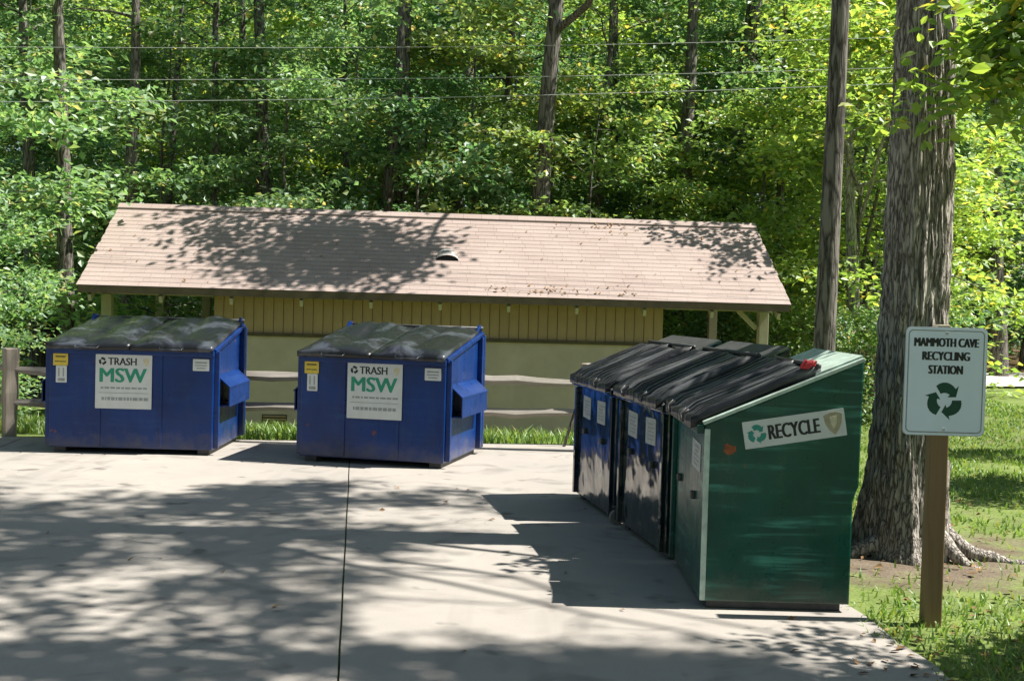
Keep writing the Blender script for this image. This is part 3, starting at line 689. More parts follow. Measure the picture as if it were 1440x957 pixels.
# end panel sticker on the green dumpster (its +x end): local axes y back, z up; the end faces the camera
rs_ = MB(); rs_.plate(rrect(0.56, 0.150, 0.004, 3), -0.0015, 0.0015); RS = rs_.build('recycle_sticker', M['sticker'], GD)
RS.location = (1.15 / 2 + 0.0022, 0.485, 1.005); RS.rotation_euler = (Matrix.Rotation(R(90), 3, 'Z') @ Matrix.Rotation(R(-9.7), 3, 'Y')).to_euler()
RS['label'] = 'white sticker reading RECYCLE with green arrows and tan emblem'
q = recycle_mb(0.052).build('recycling_symbol', M['inkteal'], RS); q.location = (-0.207, -0.0022, 0.0)
text_obj('lettering', 'RECYCLE', 0.285, 0.080, M['ink'], (-0.003, -0.0022, 0.0), RS, fat=0.025)
e1 = MB(); e1.plate([(-0.052, 0.045), (-0.02, 0.060), (0.02, 0.060), (0.052, 0.045), (0.046, 0.0), (0.028, -0.035), (0.0, -0.066), (-0.028, -0.035), (-0.046, 0.0)], -0.0006, 0.0006); q = e1.build('emblem', M['tan'], RS); q.location = (0.215, -0.0022, 0.002)
e2 = MB(); e2.plate([(-0.018, 0.03), (0.022, 0.035), (0.016, -0.005), (0.0, -0.035), (-0.014, -0.01)], -0.0006, 0.0006); q = e2.build('emblem_pale_area', M['tanlight'], RS); q.location = (0.215, -0.0036, 0.006)  # paler printed area of the emblem
cp = MB(); cpp = [(0.035 * math.cos(k * 0.63) * (1 + 0.3 * math.sin(k * 2.3)), 0.028 * math.sin(k * 0.63) * (1 + 0.35 * math.cos(k * 1.7))) for k in range(10)]
cp.plate(cpp, -0.0006, 0.0006); q = cp.build('rust_patch', M['rust'], GD); q.location = (1.15 / 2 + 0.0015, 0.135, 0.885); q.rotation_euler = (0, 0, R(90)); q['label'] = 'orange rust patch near the front edge'
rt = MB()
for k in range(4):
    rt.tube([(0.515, 0.585 + 0.012 * k, 1.355 - 0.006 * k), (0.535, 0.60 - 0.02 * k, 1.372 + 0.006 * (k % 2)), (0.545, 0.55 - 0.012 * k, 1.335)], 0.009, 6)
rto = rt.build('red_tie', M['red'], GD, 0, True); rto['label'] = 'knotted red tie at the lid hinge'
# caster beside the gap
def caster(parent, x, y):
    mb = MB(); mb.tube([(x - 0.022, y, 0.055), (x + 0.022, y, 0.055)], 0.055, 14); c_ = mb.build('caster', M['rubber'], parent)
    f = MB(); f.box((x - 0.03, y, 0.085), (0.006, 0.05, 0.09)); f.box((x + 0.03, y, 0.085), (0.006, 0.05, 0.09)); f.box((x, y, 0.132), (0.066, 0.06, 0.008)); f.build('caster_fork', M['steel'], c_)
caster(FD, 1.24 / 2 + 0.04, 0.02)

# ------------------------------------------------------------------ sign on a post
SG = empty('recycling_sign', (2.285, 6.40, -0.02), 0.0); tag(SG, 'white recycling station sign on a brown wooden post by the big tree', 'sign')
mb = MB(); mb.box((0.006, 0.055, 0.69), (0.092, 0.092, 1.80)); po = mb.build('post', M['signpost'], SG, 0.006)
mb = MB(); mb.plate([(-0.045, 1.59), (0.057, 1.59), (0.035, 1.615), (-0.022, 1.615)], 0.012, 0.098); mb.build('post_cap', M['cream'], SG, 0.004)
mb = MB(); mb.plate(rrect(0.435, 0.575, 0.030, 6), -0.0015, 0.0015); pn = mb.build('panel', M['signback'], SG); pn.location = (0.017, 0.0055, 1.315)
mb = MB(); mb.plate(rrect(0.429, 0.569, 0.028, 6), -0.0006, 0.0006); sf = mb.build('sign_face', M['signwhite'], pn); sf.location = (0, -0.0024, 0)
ro, ri = rrect(0.405, 0.545, 0.026, 6), rrect(0.393, 0.533, 0.021, 6)
bd = MB(); n = len(ro)
for i in range(n): j = (i + 1) % n; bd.plate([ro[i], ro[j], ri[j], ri[i]], -0.0040, -0.0032)
bd.build('border_line', M['inkgrey'], pn)
for txt, w_, z_ in (('MAMMOTH CAVE', 0.345, 0.207), ('RECYCLING', 0.255, 0.135), ('STATION', 0.185, 0.063)):
    text_obj('lettering', txt, w_, 0.046, M['ink'], (0, -0.0036, z_), pn, fat=0.04)
q = recycle_mb(0.096).build('recycling_symbol', M['inkdark'], pn); q.location = (0.0, -0.0036, -0.10)
for z_ in (0.255, -0.255):
    b = MB(); b.tube([(0, -0.0045, z_), (0, -0.009, z_)], 0.008, 8); b.build('bolt', M['signback'], pn)

# ------------------------------------------------------------------ trees
def tube_np(acc, pts, rads, k):
    pts = np.asarray(pts, float); n = len(pts); t = np.gradient(pts, axis=0); t = unit(t)
    ref = np.array([0.31, 0.17, 0.93]) if abs(t[0, 2]) < 0.8 else np.array([0.93, 0.2, 0.1])
    x = unit(np.cross(t, ref)); y = np.cross(t, x)
    a = np.arange(k) * 2 * np.pi / k
    V = pts[:, None, :] + (x[:, None, :] * np.cos(a)[None, :, None] + y[:, None, :] * np.sin(a)[None, :, None]) * np.asarray(rads)[:, None, None]
    b = acc['n']; V = V.reshape(-1, 3); acc['v'].append(V); acc['n'] += len(V)
    i = np.arange(n - 1)[:, None]; j = np.arange(k)[None, :]
    F = np.stack([b + i * k + j, b + i * k + (j + 1) % k, b + (i + 1) * k + (j + 1) % k, b + (i + 1) * k + j], -1).reshape(-1, 4)
    acc['f'].append(F)

def spray_leaves(rng, pos, dirs, k, rad, size, flat=0.4, hexa=False, droop=0.15):
    S = len(pos); N = S * k
    p = np.repeat(pos, k, 0); d = np.repeat(unit(dirs), k, 0)
    r = rng.normal(0, 1, (N, 3)) * np.array([1, 1, flat]) * (rad * 0.55)
    along = rng.uniform(-0.6, 0.9, N)[:, None] * rad
    c = p + r + d * along
    c[:, 2] -= droop * (np.linalg.norm(r[:, :2], axis=1) ** 2) / rad
    n = unit(np.array([0, 0, 1.0]) + rng.normal(0, 0.48, (N, 3)) + 0.3 * r / rad)
    t = unit(np.cross(n, np.cross(r + d * 0.4 + rng.normal(0, 0.2, (N, 3)), n)))
    ln = rng.uniform(0.65, 1.25, N) * size
    return leaf_arrays(c, n, t, ln, ln * rng.uniform(0.5, 0.72, N), hexa)

def make_tree(seed, H, cb, Rad, tr, nl, k, size, spr=0.65, wander=0.25, elev=(15, 50), bark=None, low=0.35):
    rng = np.random.default_rng(seed); acc = dict(v=[], f=[], n=0)
    nt = 12; zt = np.linspace(-0.35, H * 0.94, nt); ph = rng.uniform(0, 6.28, 2)
    tx = np.cumsum(rng.normal(0, wander / nt, nt)) + wander * 0.4 * np.sin(zt / H * 4 + ph[0]); ty = np.cumsum(rng.normal(0, wander / nt, nt)) + wander * 0.4 * np.sin(zt / H * 3.3 + ph[1])
    tx -= np.interp(0, zt, tx); ty -= np.interp(0, zt, ty)
    T = np.stack([tx, ty, zt], 1); rt = tr * (1 - 0.86 * (zt / H).clip(0, 1)) * (1 + 0.45 * np.exp(-zt.clip(0) / 0.35))
    tube_np(acc, T, rt, 10)
    pos = []; dirs = []
    for i in range(nl):
        u = (i + rng.uniform(0.1, 0.9)) / nl; z0 = cb + (H * 0.95 - cb) * u
        p0 = np.array([np.interp(z0, zt, tx), np.interp(z0, zt, ty), z0]); az = i * 2.39996 + rng.uniform(-0.5, 0.5)
        prof = (low + (1 - low) * math.sin(math.pi * min(1, 0.22 + 0.78 * u)) ** 0.8) * (1 if u < 0.85 else 0.8)
        ln = Rad * prof * rng.uniform(0.75, 1.2); el = R(rng.uniform(*elev)) * (0.6 + 0.8 * u)
        d = np.array([math.cos(az) * math.cos(el), math.sin(az) * math.cos(el), math.sin(el)])
        m = 6; q = np.linspace(0, 1, m)
        B = p0 + d * (q * ln)[:, None] + np.array([0, 0, -0.22 * ln]) * (q ** 2)[:, None] + rng.normal(0, 0.04 * ln, (m, 3)) * q[:, None]
        r0 = min(0.42 * np.interp(z0, zt, rt), 0.03 + 0.022 * ln)
        tube_np(acc, B, r0 * (1 - 0.85 * q), 5)
        for j in range(2, m):
            for sgn in (-1, 1):
                tang = unit((B[j] - B[j - 1])[None])[0]; sd = np.cross(tang, [0, 0, 1.0]); sd = sd / (np.linalg.norm(sd) + 1e-6)
                dd = unit((tang * rng.uniform(0.3, 0.9) + sd * sgn * rng.uniform(0.4, 1.0) + np.array([0, 0, rng.uniform(-0.25, 0.4)]))[None])[0]
                l2 = ln * rng.uniform(0.22, 0.42) * (1.25 - 0.5 * q[j])
                e = B[j] + dd * l2 + np.array([0, 0, -0.12 * l2])
                tube_np(acc, np.stack([B[j], (B[j] + e) / 2 + np.array([0, 0, 0.05 * l2]), e]), np.array([r0 * 0.35, r0 * 0.25, r0 * 0.1]) * (1.1 - 0.6 * q[j]), 3)
                pos.append(e); dirs.append(dd); pos.append(B[j] + dd * l2 * 0.55); dirs.append(dd)
        pos.append(B[-1]); dirs.append(d)
    P, F = spray_leaves(rng, np.array(pos), np.array(dirs), k, spr, size)
    tm = np_mesh('trunk', np.concatenate(acc['v']), np.concatenate(acc['f']), bark or M['barkf'], True)
    lm = np_mesh('crown', P, F, M['leaf'])
    return tm, lm

def place_tree(name, label, var, x, y, s=1.0, rz=0.0, col=(1, 1, 1), cat='tree', group=None, sz=None, tilt=(0, 0)):
    e = empty(name, (x, y, ground_z(x, y)), rz); e.scale = (s, s, sz or s); e.rotation_euler = (tilt[0], tilt[1], rz)
    tag(e, label, cat, group)
    for nm, me in (('trunk', var[0]), ('crown', var[1])):
        if me is None: continue
        o = bpy.data.objects.new(nm, me); o.color = (*col, 1); link(o, e)
    return e

CAN = [make_tree(101 + i, 19, 5.0, 4.4, 0.21, 22, 24, 0.22, 0.60) for i in range(3)]          # tall canopy trees
UND = [make_tree(201 + i, 9.5, 0.9, 3.0, 0.085, 25, 27, 0.19, 0.47, 0.5, (0, 38), low=0.7) for i in range(4)]  # understorey
SHR = [make_tree(301 + i, 2.8, 0.15, 1.35, 0.03, 14, 16, 0.13, 0.40, 0.2, (15, 60), low=0.8) for i in range(2)]
TAL = [make_tree(401 + i, 20, 10.5, 3.2, 0.24, 11, 13, 0.20, 0.55, 0.5) for i in range(2)]        # tall bare boles with high crowns

G1 = (1.05, 1.08, 1.1); G2 = (1.5, 1.35, 1.05); G3 = (0.75, 0.9, 1.0); G4 = (1.9, 1.6, 0.9); G5 = (1.35, 1.35, 1.5); G6 = (1.8, 1.4, 1.0)
# trunks one can follow behind the roof
named = [
 ('woodland_tree', 'dark slender tree trunk rising behind the left part of the roof', TAL[1], -5.45, 27.0, 0.85, 0.3, G1),
 ('woodland_tree', 'left one of two close dark trunks behind the middle of the roof', TAL[0], -3.02, 27.3, 0.75, 1.2, G3),
 ('woodland_tree', 'right one of two close dark trunks behind the middle of the roof', TAL[1], -2.72, 28.6, 0.95, 2.6, G1),
 ('woodland_tree', 'pale distant trunk high above the roof vent', TAL[0], -1.75, 34.0, 1.1, 0.9, G2),
 ('woodland_tree', 'thin dark trunk just left of the tall grey trunk over the ridge', TAL[1], -0.70, 30.0, 0.7, 4.1, G3),
 ('woodland_tree', 'tall grey trunk with sunlit edge rising over the roof ridge', TAL[0], 0.62, 25.7, 1.0, 3.4, G1),
 ('woodland_tree', 'dark trunk behind the right end of the roof', TAL[1], 3.75, 27.6, 0.9, 5.2, G1),
 ('woodland_tree', 'dark tall trunk half hidden by leaves, right of the ridge', TAL[0], 5.5, 30.0, 1.15, 0.1, G3),
 ('woodland_tree', 'dark trunk in the shade left of the building', TAL[1], -8.0, 22.0, 0.7, 1.9, G1),
 ('woodland_tree', 'dark trunk close to the left roof corner', TAL[0], -7.9, 24.3, 0.7, 2.2, G1),
 ('woodland_tree', 'leaning dark trunk above the left roof ridge', TAL[1], -6.5, 26.2, 0.6, 5.9, G3),
  ('woodland_tree', 'thin dark trunk left of the leaning one, above the left roof end', TAL[0], -8.2, 28.5, 0.6, 0.3, G1),
 ('woodland_tree', 'thin dark trunk midway between leaning trunk and slender trunk', TAL[1], -6.4, 30.2, 0.7, 1.3, G5),
 ('woodland_tree', 'thin dark trunk left of the pair behind the middle of the roof', TAL[0], -4.2, 29.0, 0.55, 2.3, G1),
 ('woodland_tree', 'thin trunk a little right of the tall grey trunk over the ridge', TAL[1], 1.75, 28.8, 0.6, 3.3, G2),
 ('woodland_tree', 'dark trunk behind the right third of the roof', TAL[0], 2.75, 31.0, 0.9, 4.3, G1),
 ('woodland_tree', 'dark trunk between right roof end and slim trunk', TAL[1], 6.1, 28.2, 0.6, 5.3, G1),
 ('woodland_tree', 'pale trunk left of the big oak, farther back in the woods', TAL[0], 7.4, 31.0, 0.8, 0.8, G2),
 ('woodland_tree', 'dark trunk in the upper left corner among bright leaves', TAL[1], -10.2, 26.0, 0.7, 1.8, G5),
]
for a in named: place_tree(*a, group='trees behind the building')
under = [  # x, y, scale, rot, colour, label
 (-8.9, 17.8, 0.50, 0.4, G5, 'bright leafy young tree left of the building, close to the fence'),
 (-10.2, 21.0, 0.95, 2.0, G5, 'sunlit leafy tree filling the upper left corner'),
 (-7.2, 25.8, 0.85, 3.3, G1, 'green understorey tree behind the left roof corner'),
 (-4.6, 25.9, 0.80, 1.1, G5, 'broad leafy understorey tree behind the left half of the roof'),
 (-2.1, 26.6, 0.78, 5.0, G3, 'dark green understorey tree behind the middle of the roof'),
 (-0.9, 28.2, 0.95, 0.7, G6, 'yellowing understorey tree above the roof vent'),
 (1.9, 26.6, 0.80, 2.7, G2, 'leafy understorey tree right of the tall grey trunk'),
 (3.6, 29.6, 1.00, 4.4, G1, 'large green understorey tree behind the right half of the roof'),
 (5.3, 26.4, 0.78, 1.5, G2, 'bright green understorey tree at the right roof end'),
 (7.0, 24.6, 0.86, 3.9, G4, 'yellow green young tree between the roof and the big trunk'),
 (8.2, 28.5, 1.00, 0.2, G4, 'yellow green tree left of the big trunk, farther back'),
 (11.6, 33.5, 1.00, 2.3, G1, 'green understorey tree beyond the lawn, right of the big trunk'),
 (14.8, 35.0, 1.05, 5.5, G3, 'dark understorey tree beyond the road at the right edge'),
]
for i, (x, y, s_, rz, col, lab) in enumerate(under): place_tree('understorey_tree', lab, UND[i % 4], x, y, s_, rz, col, group='understorey trees at the edge of the woods')
rw = random.Random(77)
rows = [(31.0, 4.6, 'u', 0.95), (35.5, 4.8, 'u', 1.15), (40.0, 8.5, 'c', 0.9), (42.0, 5.0, 'u', 1.35), (48.0, 7.5, 'c', 1.05), (50.0, 5.5, 'u', 1.6), (58, 6.5, 'c', 1.2), (64, 6.5, 'u', 2.0), (70, 7, 'c', 1.4)]
ndeep = 0
for (y, dx, kd, s_) in rows:
    half = y * 0.47 + 3; x = -half + rw.uniform(0, 2)
    while x < half:
        yy = y + rw.uniform(-1.2, 1.2)
        if not (x > 7.5 and yy < 36.5):
            col = rw.choice([G1, G1, G2, G3, G3, G5, G4])
            v = (CAN if kd == 'c' else UND)[rw.randrange(3)]
            place_tree('deep_woods_tree', 'leafy tree standing deep in the woods behind the front trees', v, x, yy, s_ * rw.uniform(0.85, 1.15), rw.uniform(0, 6.28), col, group='trees deep in the woods'); ndeep += 1
        x += dx * rw.uniform(0.75, 1.25)
for i, (x, y, s_, col, lab) in enumerate([
  (-6.9, 15.2, 0.60, G5, 'low leafy shrub beside the fence at far left'), (-8.6, 16.0, 0.85, G5, 'sunlit shrub behind the fence at the left edge'), (-8.7, 19.6, 0.7, G1, 'shrub by the left end of the building'),
  (-5.8, 25.0, 0.75, G1, 'shrub seen through the left porch opening'), (5.6, 25.0, 0.8, G2, 'shrub seen through the right porch opening'), (4.3, 25.6, 0.8, G1, 'shrub behind the rear porch post on the right'),
  (6.3, 22.2, 0.7, G1, 'low shrub right of the building'), (9.3, 27.2, 0.7, G3, 'small shrub where the gravel road ends')]):
    place_tree('shrub', lab, SHR[i % 2], x, y, s_, i * 1.3, col, 'shrub', 'shrubs round the building')

# slim trunk right of the roof, and two short lit trunks beside the big tree
place_tree('slim_tree', 'slim dark trunk with sunlit right side between roof and big tree', make_tree(501, 19, 13.5, 1.7, 0.128, 9, 16, 0.15, 0.6, 0.12), 3.50, 13.6, 1.0, 0.0, G2, group='trees near the green dumpster')
place_tree('slim_tree', 'pale young trunk just left of the big tree, behind the dumpster', make_tree(502, 9, 4.2, 2.0, 0.16, 10, 20, 0.16, 0.6, 0.3, bark=M['palebark']), 6.67, 23.6, 1.0, 0.0, G4, group='trees near the green dumpster')
place_tree('slim_tree', 'thin bent trunk seen in the gap beside the big tree', make_tree(503, 7, 3.4, 1.5, 0.07, 9, 18, 0.15, 0.5, 0.6), 7.55, 25.2, 1.0, 0.0, G2, group='trees near the green dumpster')
place_tree('roadside_tree', 'dark trunk beside the pale gravel road at the right edge', TAL[1], 12.6, 31.2, 0.8, 0.0, G1, group='trees beyond the lawn')
place_tree('roadside_tree', 'dark tree between big trunk and sign, far across the lawn', CAN[1], 10.2, 33.0, 0.8, 1.0, G3, group='trees beyond the lawn')

ROOF_SHADE = [(-3.6,19.6,1.1,0.45,1.4),(-5.2,20.6,0.8,0.6,1.0),(-3.25,20.2,1.3,0.8,2.2),(-2.6,19.9,0.9,0.6,1.9),(-1.9,20.3,0.7,0.5,1.7),(-4.5,21.0,1.6,0.35,1.3),(-4.9,20.0,0.7,0.5,.6),(-5.9,20.6,0.5,0.6,.5),(-3.9,19.5,0.9,0.3,.7),(-1.4,19.4,0.7,0.25,.7),(-2.9,20.6,0.9,0.4,1.8)]
SHIFT = np.array([0.70, 0.005])                       # ground drift of a shadow per metre of height
def clump_crown(e, base, EL, rng, zref, zstart, zr, nmain, size, rad, k, area, bark, leafm, col, r0=0.040):
    """leaf clumps carried by a few forking limbs; each target gives where the clump's shade falls at height zref"""
    acc = dict(v=[], f=[], n=0); pos = []; dirs = []; cens = []
    for (gx, gy, rx, ry, den) in EL:
        h = rng.uniform(*zr); dz = h - zref
        cens.append((np.array([gx + SHIFT[0] * dz - base[0], gy + SHIFT[1] * dz - base[1], h]), rx, ry, den))
    # main limbs: sort the clumps by bearing, share a limb between neighbours
    order = sorted(range(len(cens)), key=lambda i: math.atan2(cens[i][0][1], cens[i][0][0]))
    groups = [list(g) for g in np.array_split(np.array(order), nmain)]
    for g in groups:
        far = max((cens[i][0] for i in g), key=lambda c: np.linalg.norm(c[:2])); st_ = np.array([0.02, 0.0, rng.uniform(*zstart)]); q = np.linspace(0, 1, 12)
        mid = (st_ + far) / 2 + np.array([0, 0, rng.uniform(0.2, 0.8)]) + rng.normal(0, 0.2, 3)
        B = ((1 - q) ** 2)[:, None] * st_ + (2 * q * (1 - q))[:, None] * mid + (q ** 2)[:, None] * far + rng.normal(0, 0.04, (12, 3)) * np.sin(q * 3.14)[:, None]
        tube_np(acc, B, r0 * (1 - 0.8 * q), 6)
        for i in g:
            c, rx, ry, den = cens[i]; kx = max(2, int(np.argmin(np.linalg.norm(B - c, axis=1))) - 2); s0 = B[kx]; q2 = np.linspace(0, 1, 6)
            C = s0 + (c - s0) * q2[:, None] + rng.normal(0, 0.06, (6, 3)) * np.sin(q2 * 3.14)[:, None]; tube_np(acc, C, 0.016 * (1 - 0.75 * q2), 5)
            n = max(2, int(den * math.pi * rx * ry / area)); r_ = np.sqrt(rng.uniform(0, 1, n)); a_ = rng.uniform(0, 6.28, n); dh = rng.normal(0, 0.40, n)
            P = np.stack([c[0] + r_ * rx * np.cos(a_) + SHIFT[0] * dh, c[1] + r_ * ry * np.sin(a_) + SHIFT[1] * dh, c[2] + dh], 1)
            for pt in P:
                s1 = C[rng.integers(2, 6)]; tube_np(acc, np.stack([s1, (s1 + pt) / 2 + np.array([0, 0, 0.06]), pt]), [0.006, 0.004, 0.002], 3)
                pos.append(pt); dirs.append(pt - s1 + rng.normal(0, 0.05, 3))
    link(bpy.data.objects.new('limb', np_mesh('limb', np.concatenate(acc['v']), np.concatenate(acc['f']), bark, True)), e)
    P, F = spray_leaves(rng, np.array(pos), np.array(dirs), k, rad, size, 0.5, True)
    o = link(bpy.data.objects.new('foliage', np_mesh('foliage', P, F, leafm)), e); o.color = (*col, 1)

# the big oak by the sign: fluted trunk, roots, limbs and a crown reaching over the pavement
def make_oak():
    rng = np.random.default_rng(9); base = np.array([2.78, 8.42])
    e = empty('big_oak_tree', (base[0], base[1], -0.02)); tag(e, 'big grey oak tree with rough bark and spreading roots behind the sign', 'tree')
    nz, na = 230, 200; V = []
    H = 10.5
    for i in range(nz):
        z = -0.15 + (H + 0.15) * (i / (nz - 1)) ** 1.25
        cx = 0.02 * math.sin(z * 0.9) + 0.012 * z * 0.3; cy_ = 0.02 * math.sin(z * 0.7 + 1)
        rad = 0.235 - 0.0105 * z + 0.13 * math.exp(-max(z, 0) / 0.42)
        for j in range(na):
            a = 2 * math.pi * j / na
            fl = 0.10 * math.exp(-max(z, 0) / 0.22) * max(0, math.cos(2.5 * (a + 0.4))) ** 2
            lobe = 1 + 0.05 * math.sin(3 * a + z * 0.5) + 0.03 * math.sin(5 * a - z * 0.4)
            r = rad * lobe + fl
            P = Vector((math.cos(a) * 4.2, math.sin(a) * 4.2, z * 1.05))
            n1 = mnoise.noise(P * 1.0 + Vector((0, 0, 3))); n2 = mnoise.noise(Vector((P.x * 2.1, P.y * 2.1, z * 5.0)))
            n3 = mnoise.noise(Vector((P.x * 4.0, P.y * 4.0, z * 9.0 + 5)))
            r += 0.026 * (abs(n1) * 2 - 0.6) + 0.020 * (abs(n2) * 2 - 0.5) + 0.010 * n3
            V.append((cx + math.cos(a) * r, cy_ + math.sin(a) * r, z))
    i = np.arange(nz - 1)[:, None]; j = np.arange(na)[None, :]
    F = np.stack([i * na + j, i * na + (j + 1) % na, (i + 1) * na + (j + 1) % na, (i + 1) * na + j], -1).reshape(-1, 4)
    link(bpy.data.objects.new('trunk', np_mesh('trunk', np.array(V), F, M['bark'], True)), e)
    for (pts, r0) in (([(0.20, -0.06, 0.22), (0.36, -0.16, 0.06), (0.60, -0.22, -0.005), (0.82, -0.30, -0.03), (1.0, -0.30, -0.06)], 0.065),
                      ([(-0.15, -0.1, 0.14), (-0.42, -0.2, 0.0), (-0.7, -0.2, -0.06)], 0.07), ([(0.05, 0.2, 0.2), (0.2, 0.5, 0.04), (0.4, 0.9, 0.0)], 0.07),
                      ([(0.18, -0.16, 0.16), (0.30, -0.38, -0.01), (0.50, -0.56, -0.05)], 0.06)):
        mb = MB(); n = len(pts); P = []
        for k in range(n - 1):
            for q in range(4): t = q / 4; P.append(tuple(pts[k][c] * (1 - t) + pts[k + 1][c] * t + (0.01 * math.sin(7 * (k + t) + c)) for c in range(3)))
        P.append(pts[-1]); m = len(P)
        mb.tube(P, [r0 * (1 - 0.7 * k / (m - 1)) for k in range(m)], 9); mb.build('root', M['bark'], e, 0, True)
    # shadow footprints on the ground -> clump positions up along the sun's rays
    EL = [(-2.99,8.98,0.79,0.81,0.55), (-2.18,9.61,0.73,0.80,0.70), (-1.59,10.10,0.90,0.55,0.60), (-0.56,10.00,0.65,0.40,0.60), (-1.40,8.13,0.72,0.71,0.90), (-0.75,8.40,0.44,0.34,0.6), (-2.74,7.71,0.59,0.59,0.55), (-1.32,6.76,0.44,0.62,0.80), (-2.02,6.33,0.67,0.40,0.35), (-2.77,7.08,0.25,0.64,0.50), (-0.99,6.01,0.28,0.41,0.60), (-2.07,5.65,0.40,0.20,0.50), (-1.35,5.58,0.49,0.29,0.50), (-0.22,5.40,0.49,0.36,1.6), (0.47,5.25,0.65,0.38,1.7), (1.25,5.2,0.49,0.44,1.6), (-1.9,5.3,0.7,0.3,1.0), (-3.2,7.6,0.5,0.8,0.8), (-1.84,5.11,0.42,0.17,0.80), (-1.16,5.17,0.36,0.17,0.70), (-1.12,4.56,1.15,0.31,0.80), (0.55,4.59,1.18,0.33,0.80),
          (-4.2,8.6,0.8,1.0,0.6), (-5.2,9.6,1.0,1.0,0.6), (-4.0,6.8,0.9,0.9,0.6), (-3.4,5.4,1.0,0.6,0.7), (-0.3,3.4,2.2,0.8,0.7), (2.6,5.3,0.5,0.3,0.8), (3.0,4.6,0.8,0.6,0.8)]
    clump_crown(e, base, EL, rng, 0.0, (5.8, 8.4), (8.8, 13.2), 7, 0.125, 0.25, 42, 0.050, M['bark'], M['leafnear'], (1, 1, 1))
    # low boughs hanging in front of the trunk, in view at the top right
    acc = dict(v=[], f=[], n=0); pos = []; dirs = []
    for (pts) in ([(1.0, -0.8, 4.1), (0.75, -0.85, 3.75), (0.45, -0.9, 3.45), (0.1, -0.85, 3.2), (-0.28, -0.8, 3.05)], [(1.0, -0.8, 4.1), (0.8, -0.7, 3.6), (0.55, -0.75, 3.3), (0.30, -0.75, 3.08)],
                  [(1.0, -0.8, 4.1), (1.0, -0.7, 3.6), (0.85, -0.7, 3.25), (0.62, -0.75, 2.92)], [(1.0, -0.8, 4.1), (0.7, -0.8, 3.9), (0.4, -0.7, 3.65), (0.12, -0.7, 3.42)], [(1.0, -0.8, 4.1), (1.15, -0.7, 3.6), (1.05, -0.7, 3.2), (0.9, -0.7, 2.85)], [(1.0, -0.8, 4.1), (0.62, -0.75, 3.75), (0.5, -0.7, 3.5), (0.36, -0.7, 3.3)]):
        B = np.array(pts, float); q = np.linspace(0, 1, 10); xs = np.linspace(0, 1, len(B)); B = np.stack([np.interp(q, xs, B[:, c]) for c in range(3)], 1) + rng.normal(0, 0.015, (10, 3))
        tube_np(acc, B, 0.018 * (1 - 0.8 * q), 5)
        for kk in range(2, 10):
            for w_ in range(3):
                dd = unit((B[kk] - B[kk - 1] + rng.normal(0, 0.10, 3))[None])[0]; pt = B[kk] + rng.normal(0, 0.10, 3) * np.array([1, 1, 0.7])
                tube_np(acc, np.stack([B[kk], (B[kk] + pt) / 2, pt]), [0.004, 0.003, 0.002], 3); pos.append(pt); dirs.append(dd)
    # the bough springs from the upper trunk
    q = np.linspace(0, 1, 9); B = np.stack([np.interp(q, [0, 0.35, 0.7, 1], v) for v in ([0.05, 0.7, 1.05, 1.0], [0, -0.25, -0.6, -0.8], [5.4, 5.7, 5.0, 4.10])], 1); tube_np(acc, B, 0.05 * (1 - 0.6 * q), 7)
    link(bpy.data.objects.new('low_bough', np_mesh('low_bough', np.concatenate(acc['v']), np.concatenate(acc['f']), M['bark'], True)), e)
    P, F = spray_leaves(rng, np.array(pos), np.array(dirs), 20, 0.23, 0.10, 0.6, True)
    o = link(bpy.data.objects.new('low_foliage', np_mesh('low_foliage', P, F, M['leafnear'])), e); o.color = (1.9, 1.7, 0.95, 1)
make_oak()
# limbs of the tall grey tree behind the ridge reach out over the roof
e = next(o for o in bpy.data.objects if o.get('label', '').startswith('tall grey trunk'))
clump_crown(e, np.array([e.location.x, e.location.y]), ROOF_SHADE, np.random.default_rng(31), 2.5 + 0.6, (6.4, 9.0), (7.6, 10.5), 4, 0.15, 0.42, 30, 0.16, M['barkf'], M['leaf'], G1, 0.10)
e.rotation_euler = (0, 0, 0)
for x, y, s_, lab in ((4.65, 5.05, 0.42, 'small bushy tree right of the sign, out of the view, shading the near grass'), (9.1, 15.3, 0.55, 'young tree right of the lawn, out of the view, shading the far grass'), (6.8, 11.5, 0.38, 'small tree beside the lawn, out of the view, shading the middle of the grass')):
    place_tree('lawn_tree', lab, UND[1], x, y, s_, 0.5, G1, group='trees right of the lawn')
e = next(o for o in bpy.data.objects if o.get('label', '').startswith('pale young trunk'))
clump_crown(e, np.array([e.location.x, e.location.y]), [(3.75, 21.2, 0.55, 0.32, 1.6), (4.1, 20.7, 0.35, 0.35, 1.4), (3.0, 21.4, 0.5, 0.2, 0.8)], np.random.default_rng(8), 2.8 + 0.6, (3.2, 4.6), (5.6, 7.2), 2, 0.13, 0.30, 26, 0.12, M['palebark'], M['leaf'], G4, 0.04)
# the clearing goes on behind the camera: a row of trees closes it off
for i, (x, y, s_) in enumerate([(-16, -9, 0.95), (-10, -12, 1.1), (-4, -10, 1.0), (2, -13, 1.1), (8, -10, 1.0), (14, -12, 1.05), (-19, -1, 1.0), (-18, 7, 1.05), (-16, 14, 1.0)]):
    place_tree('clearing_edge_tree', 'leafy tree at the edge of the clearing, out of the view', CAN[i % 3], x, y, s_, i * 1.1, G1, group='trees round the clearing')

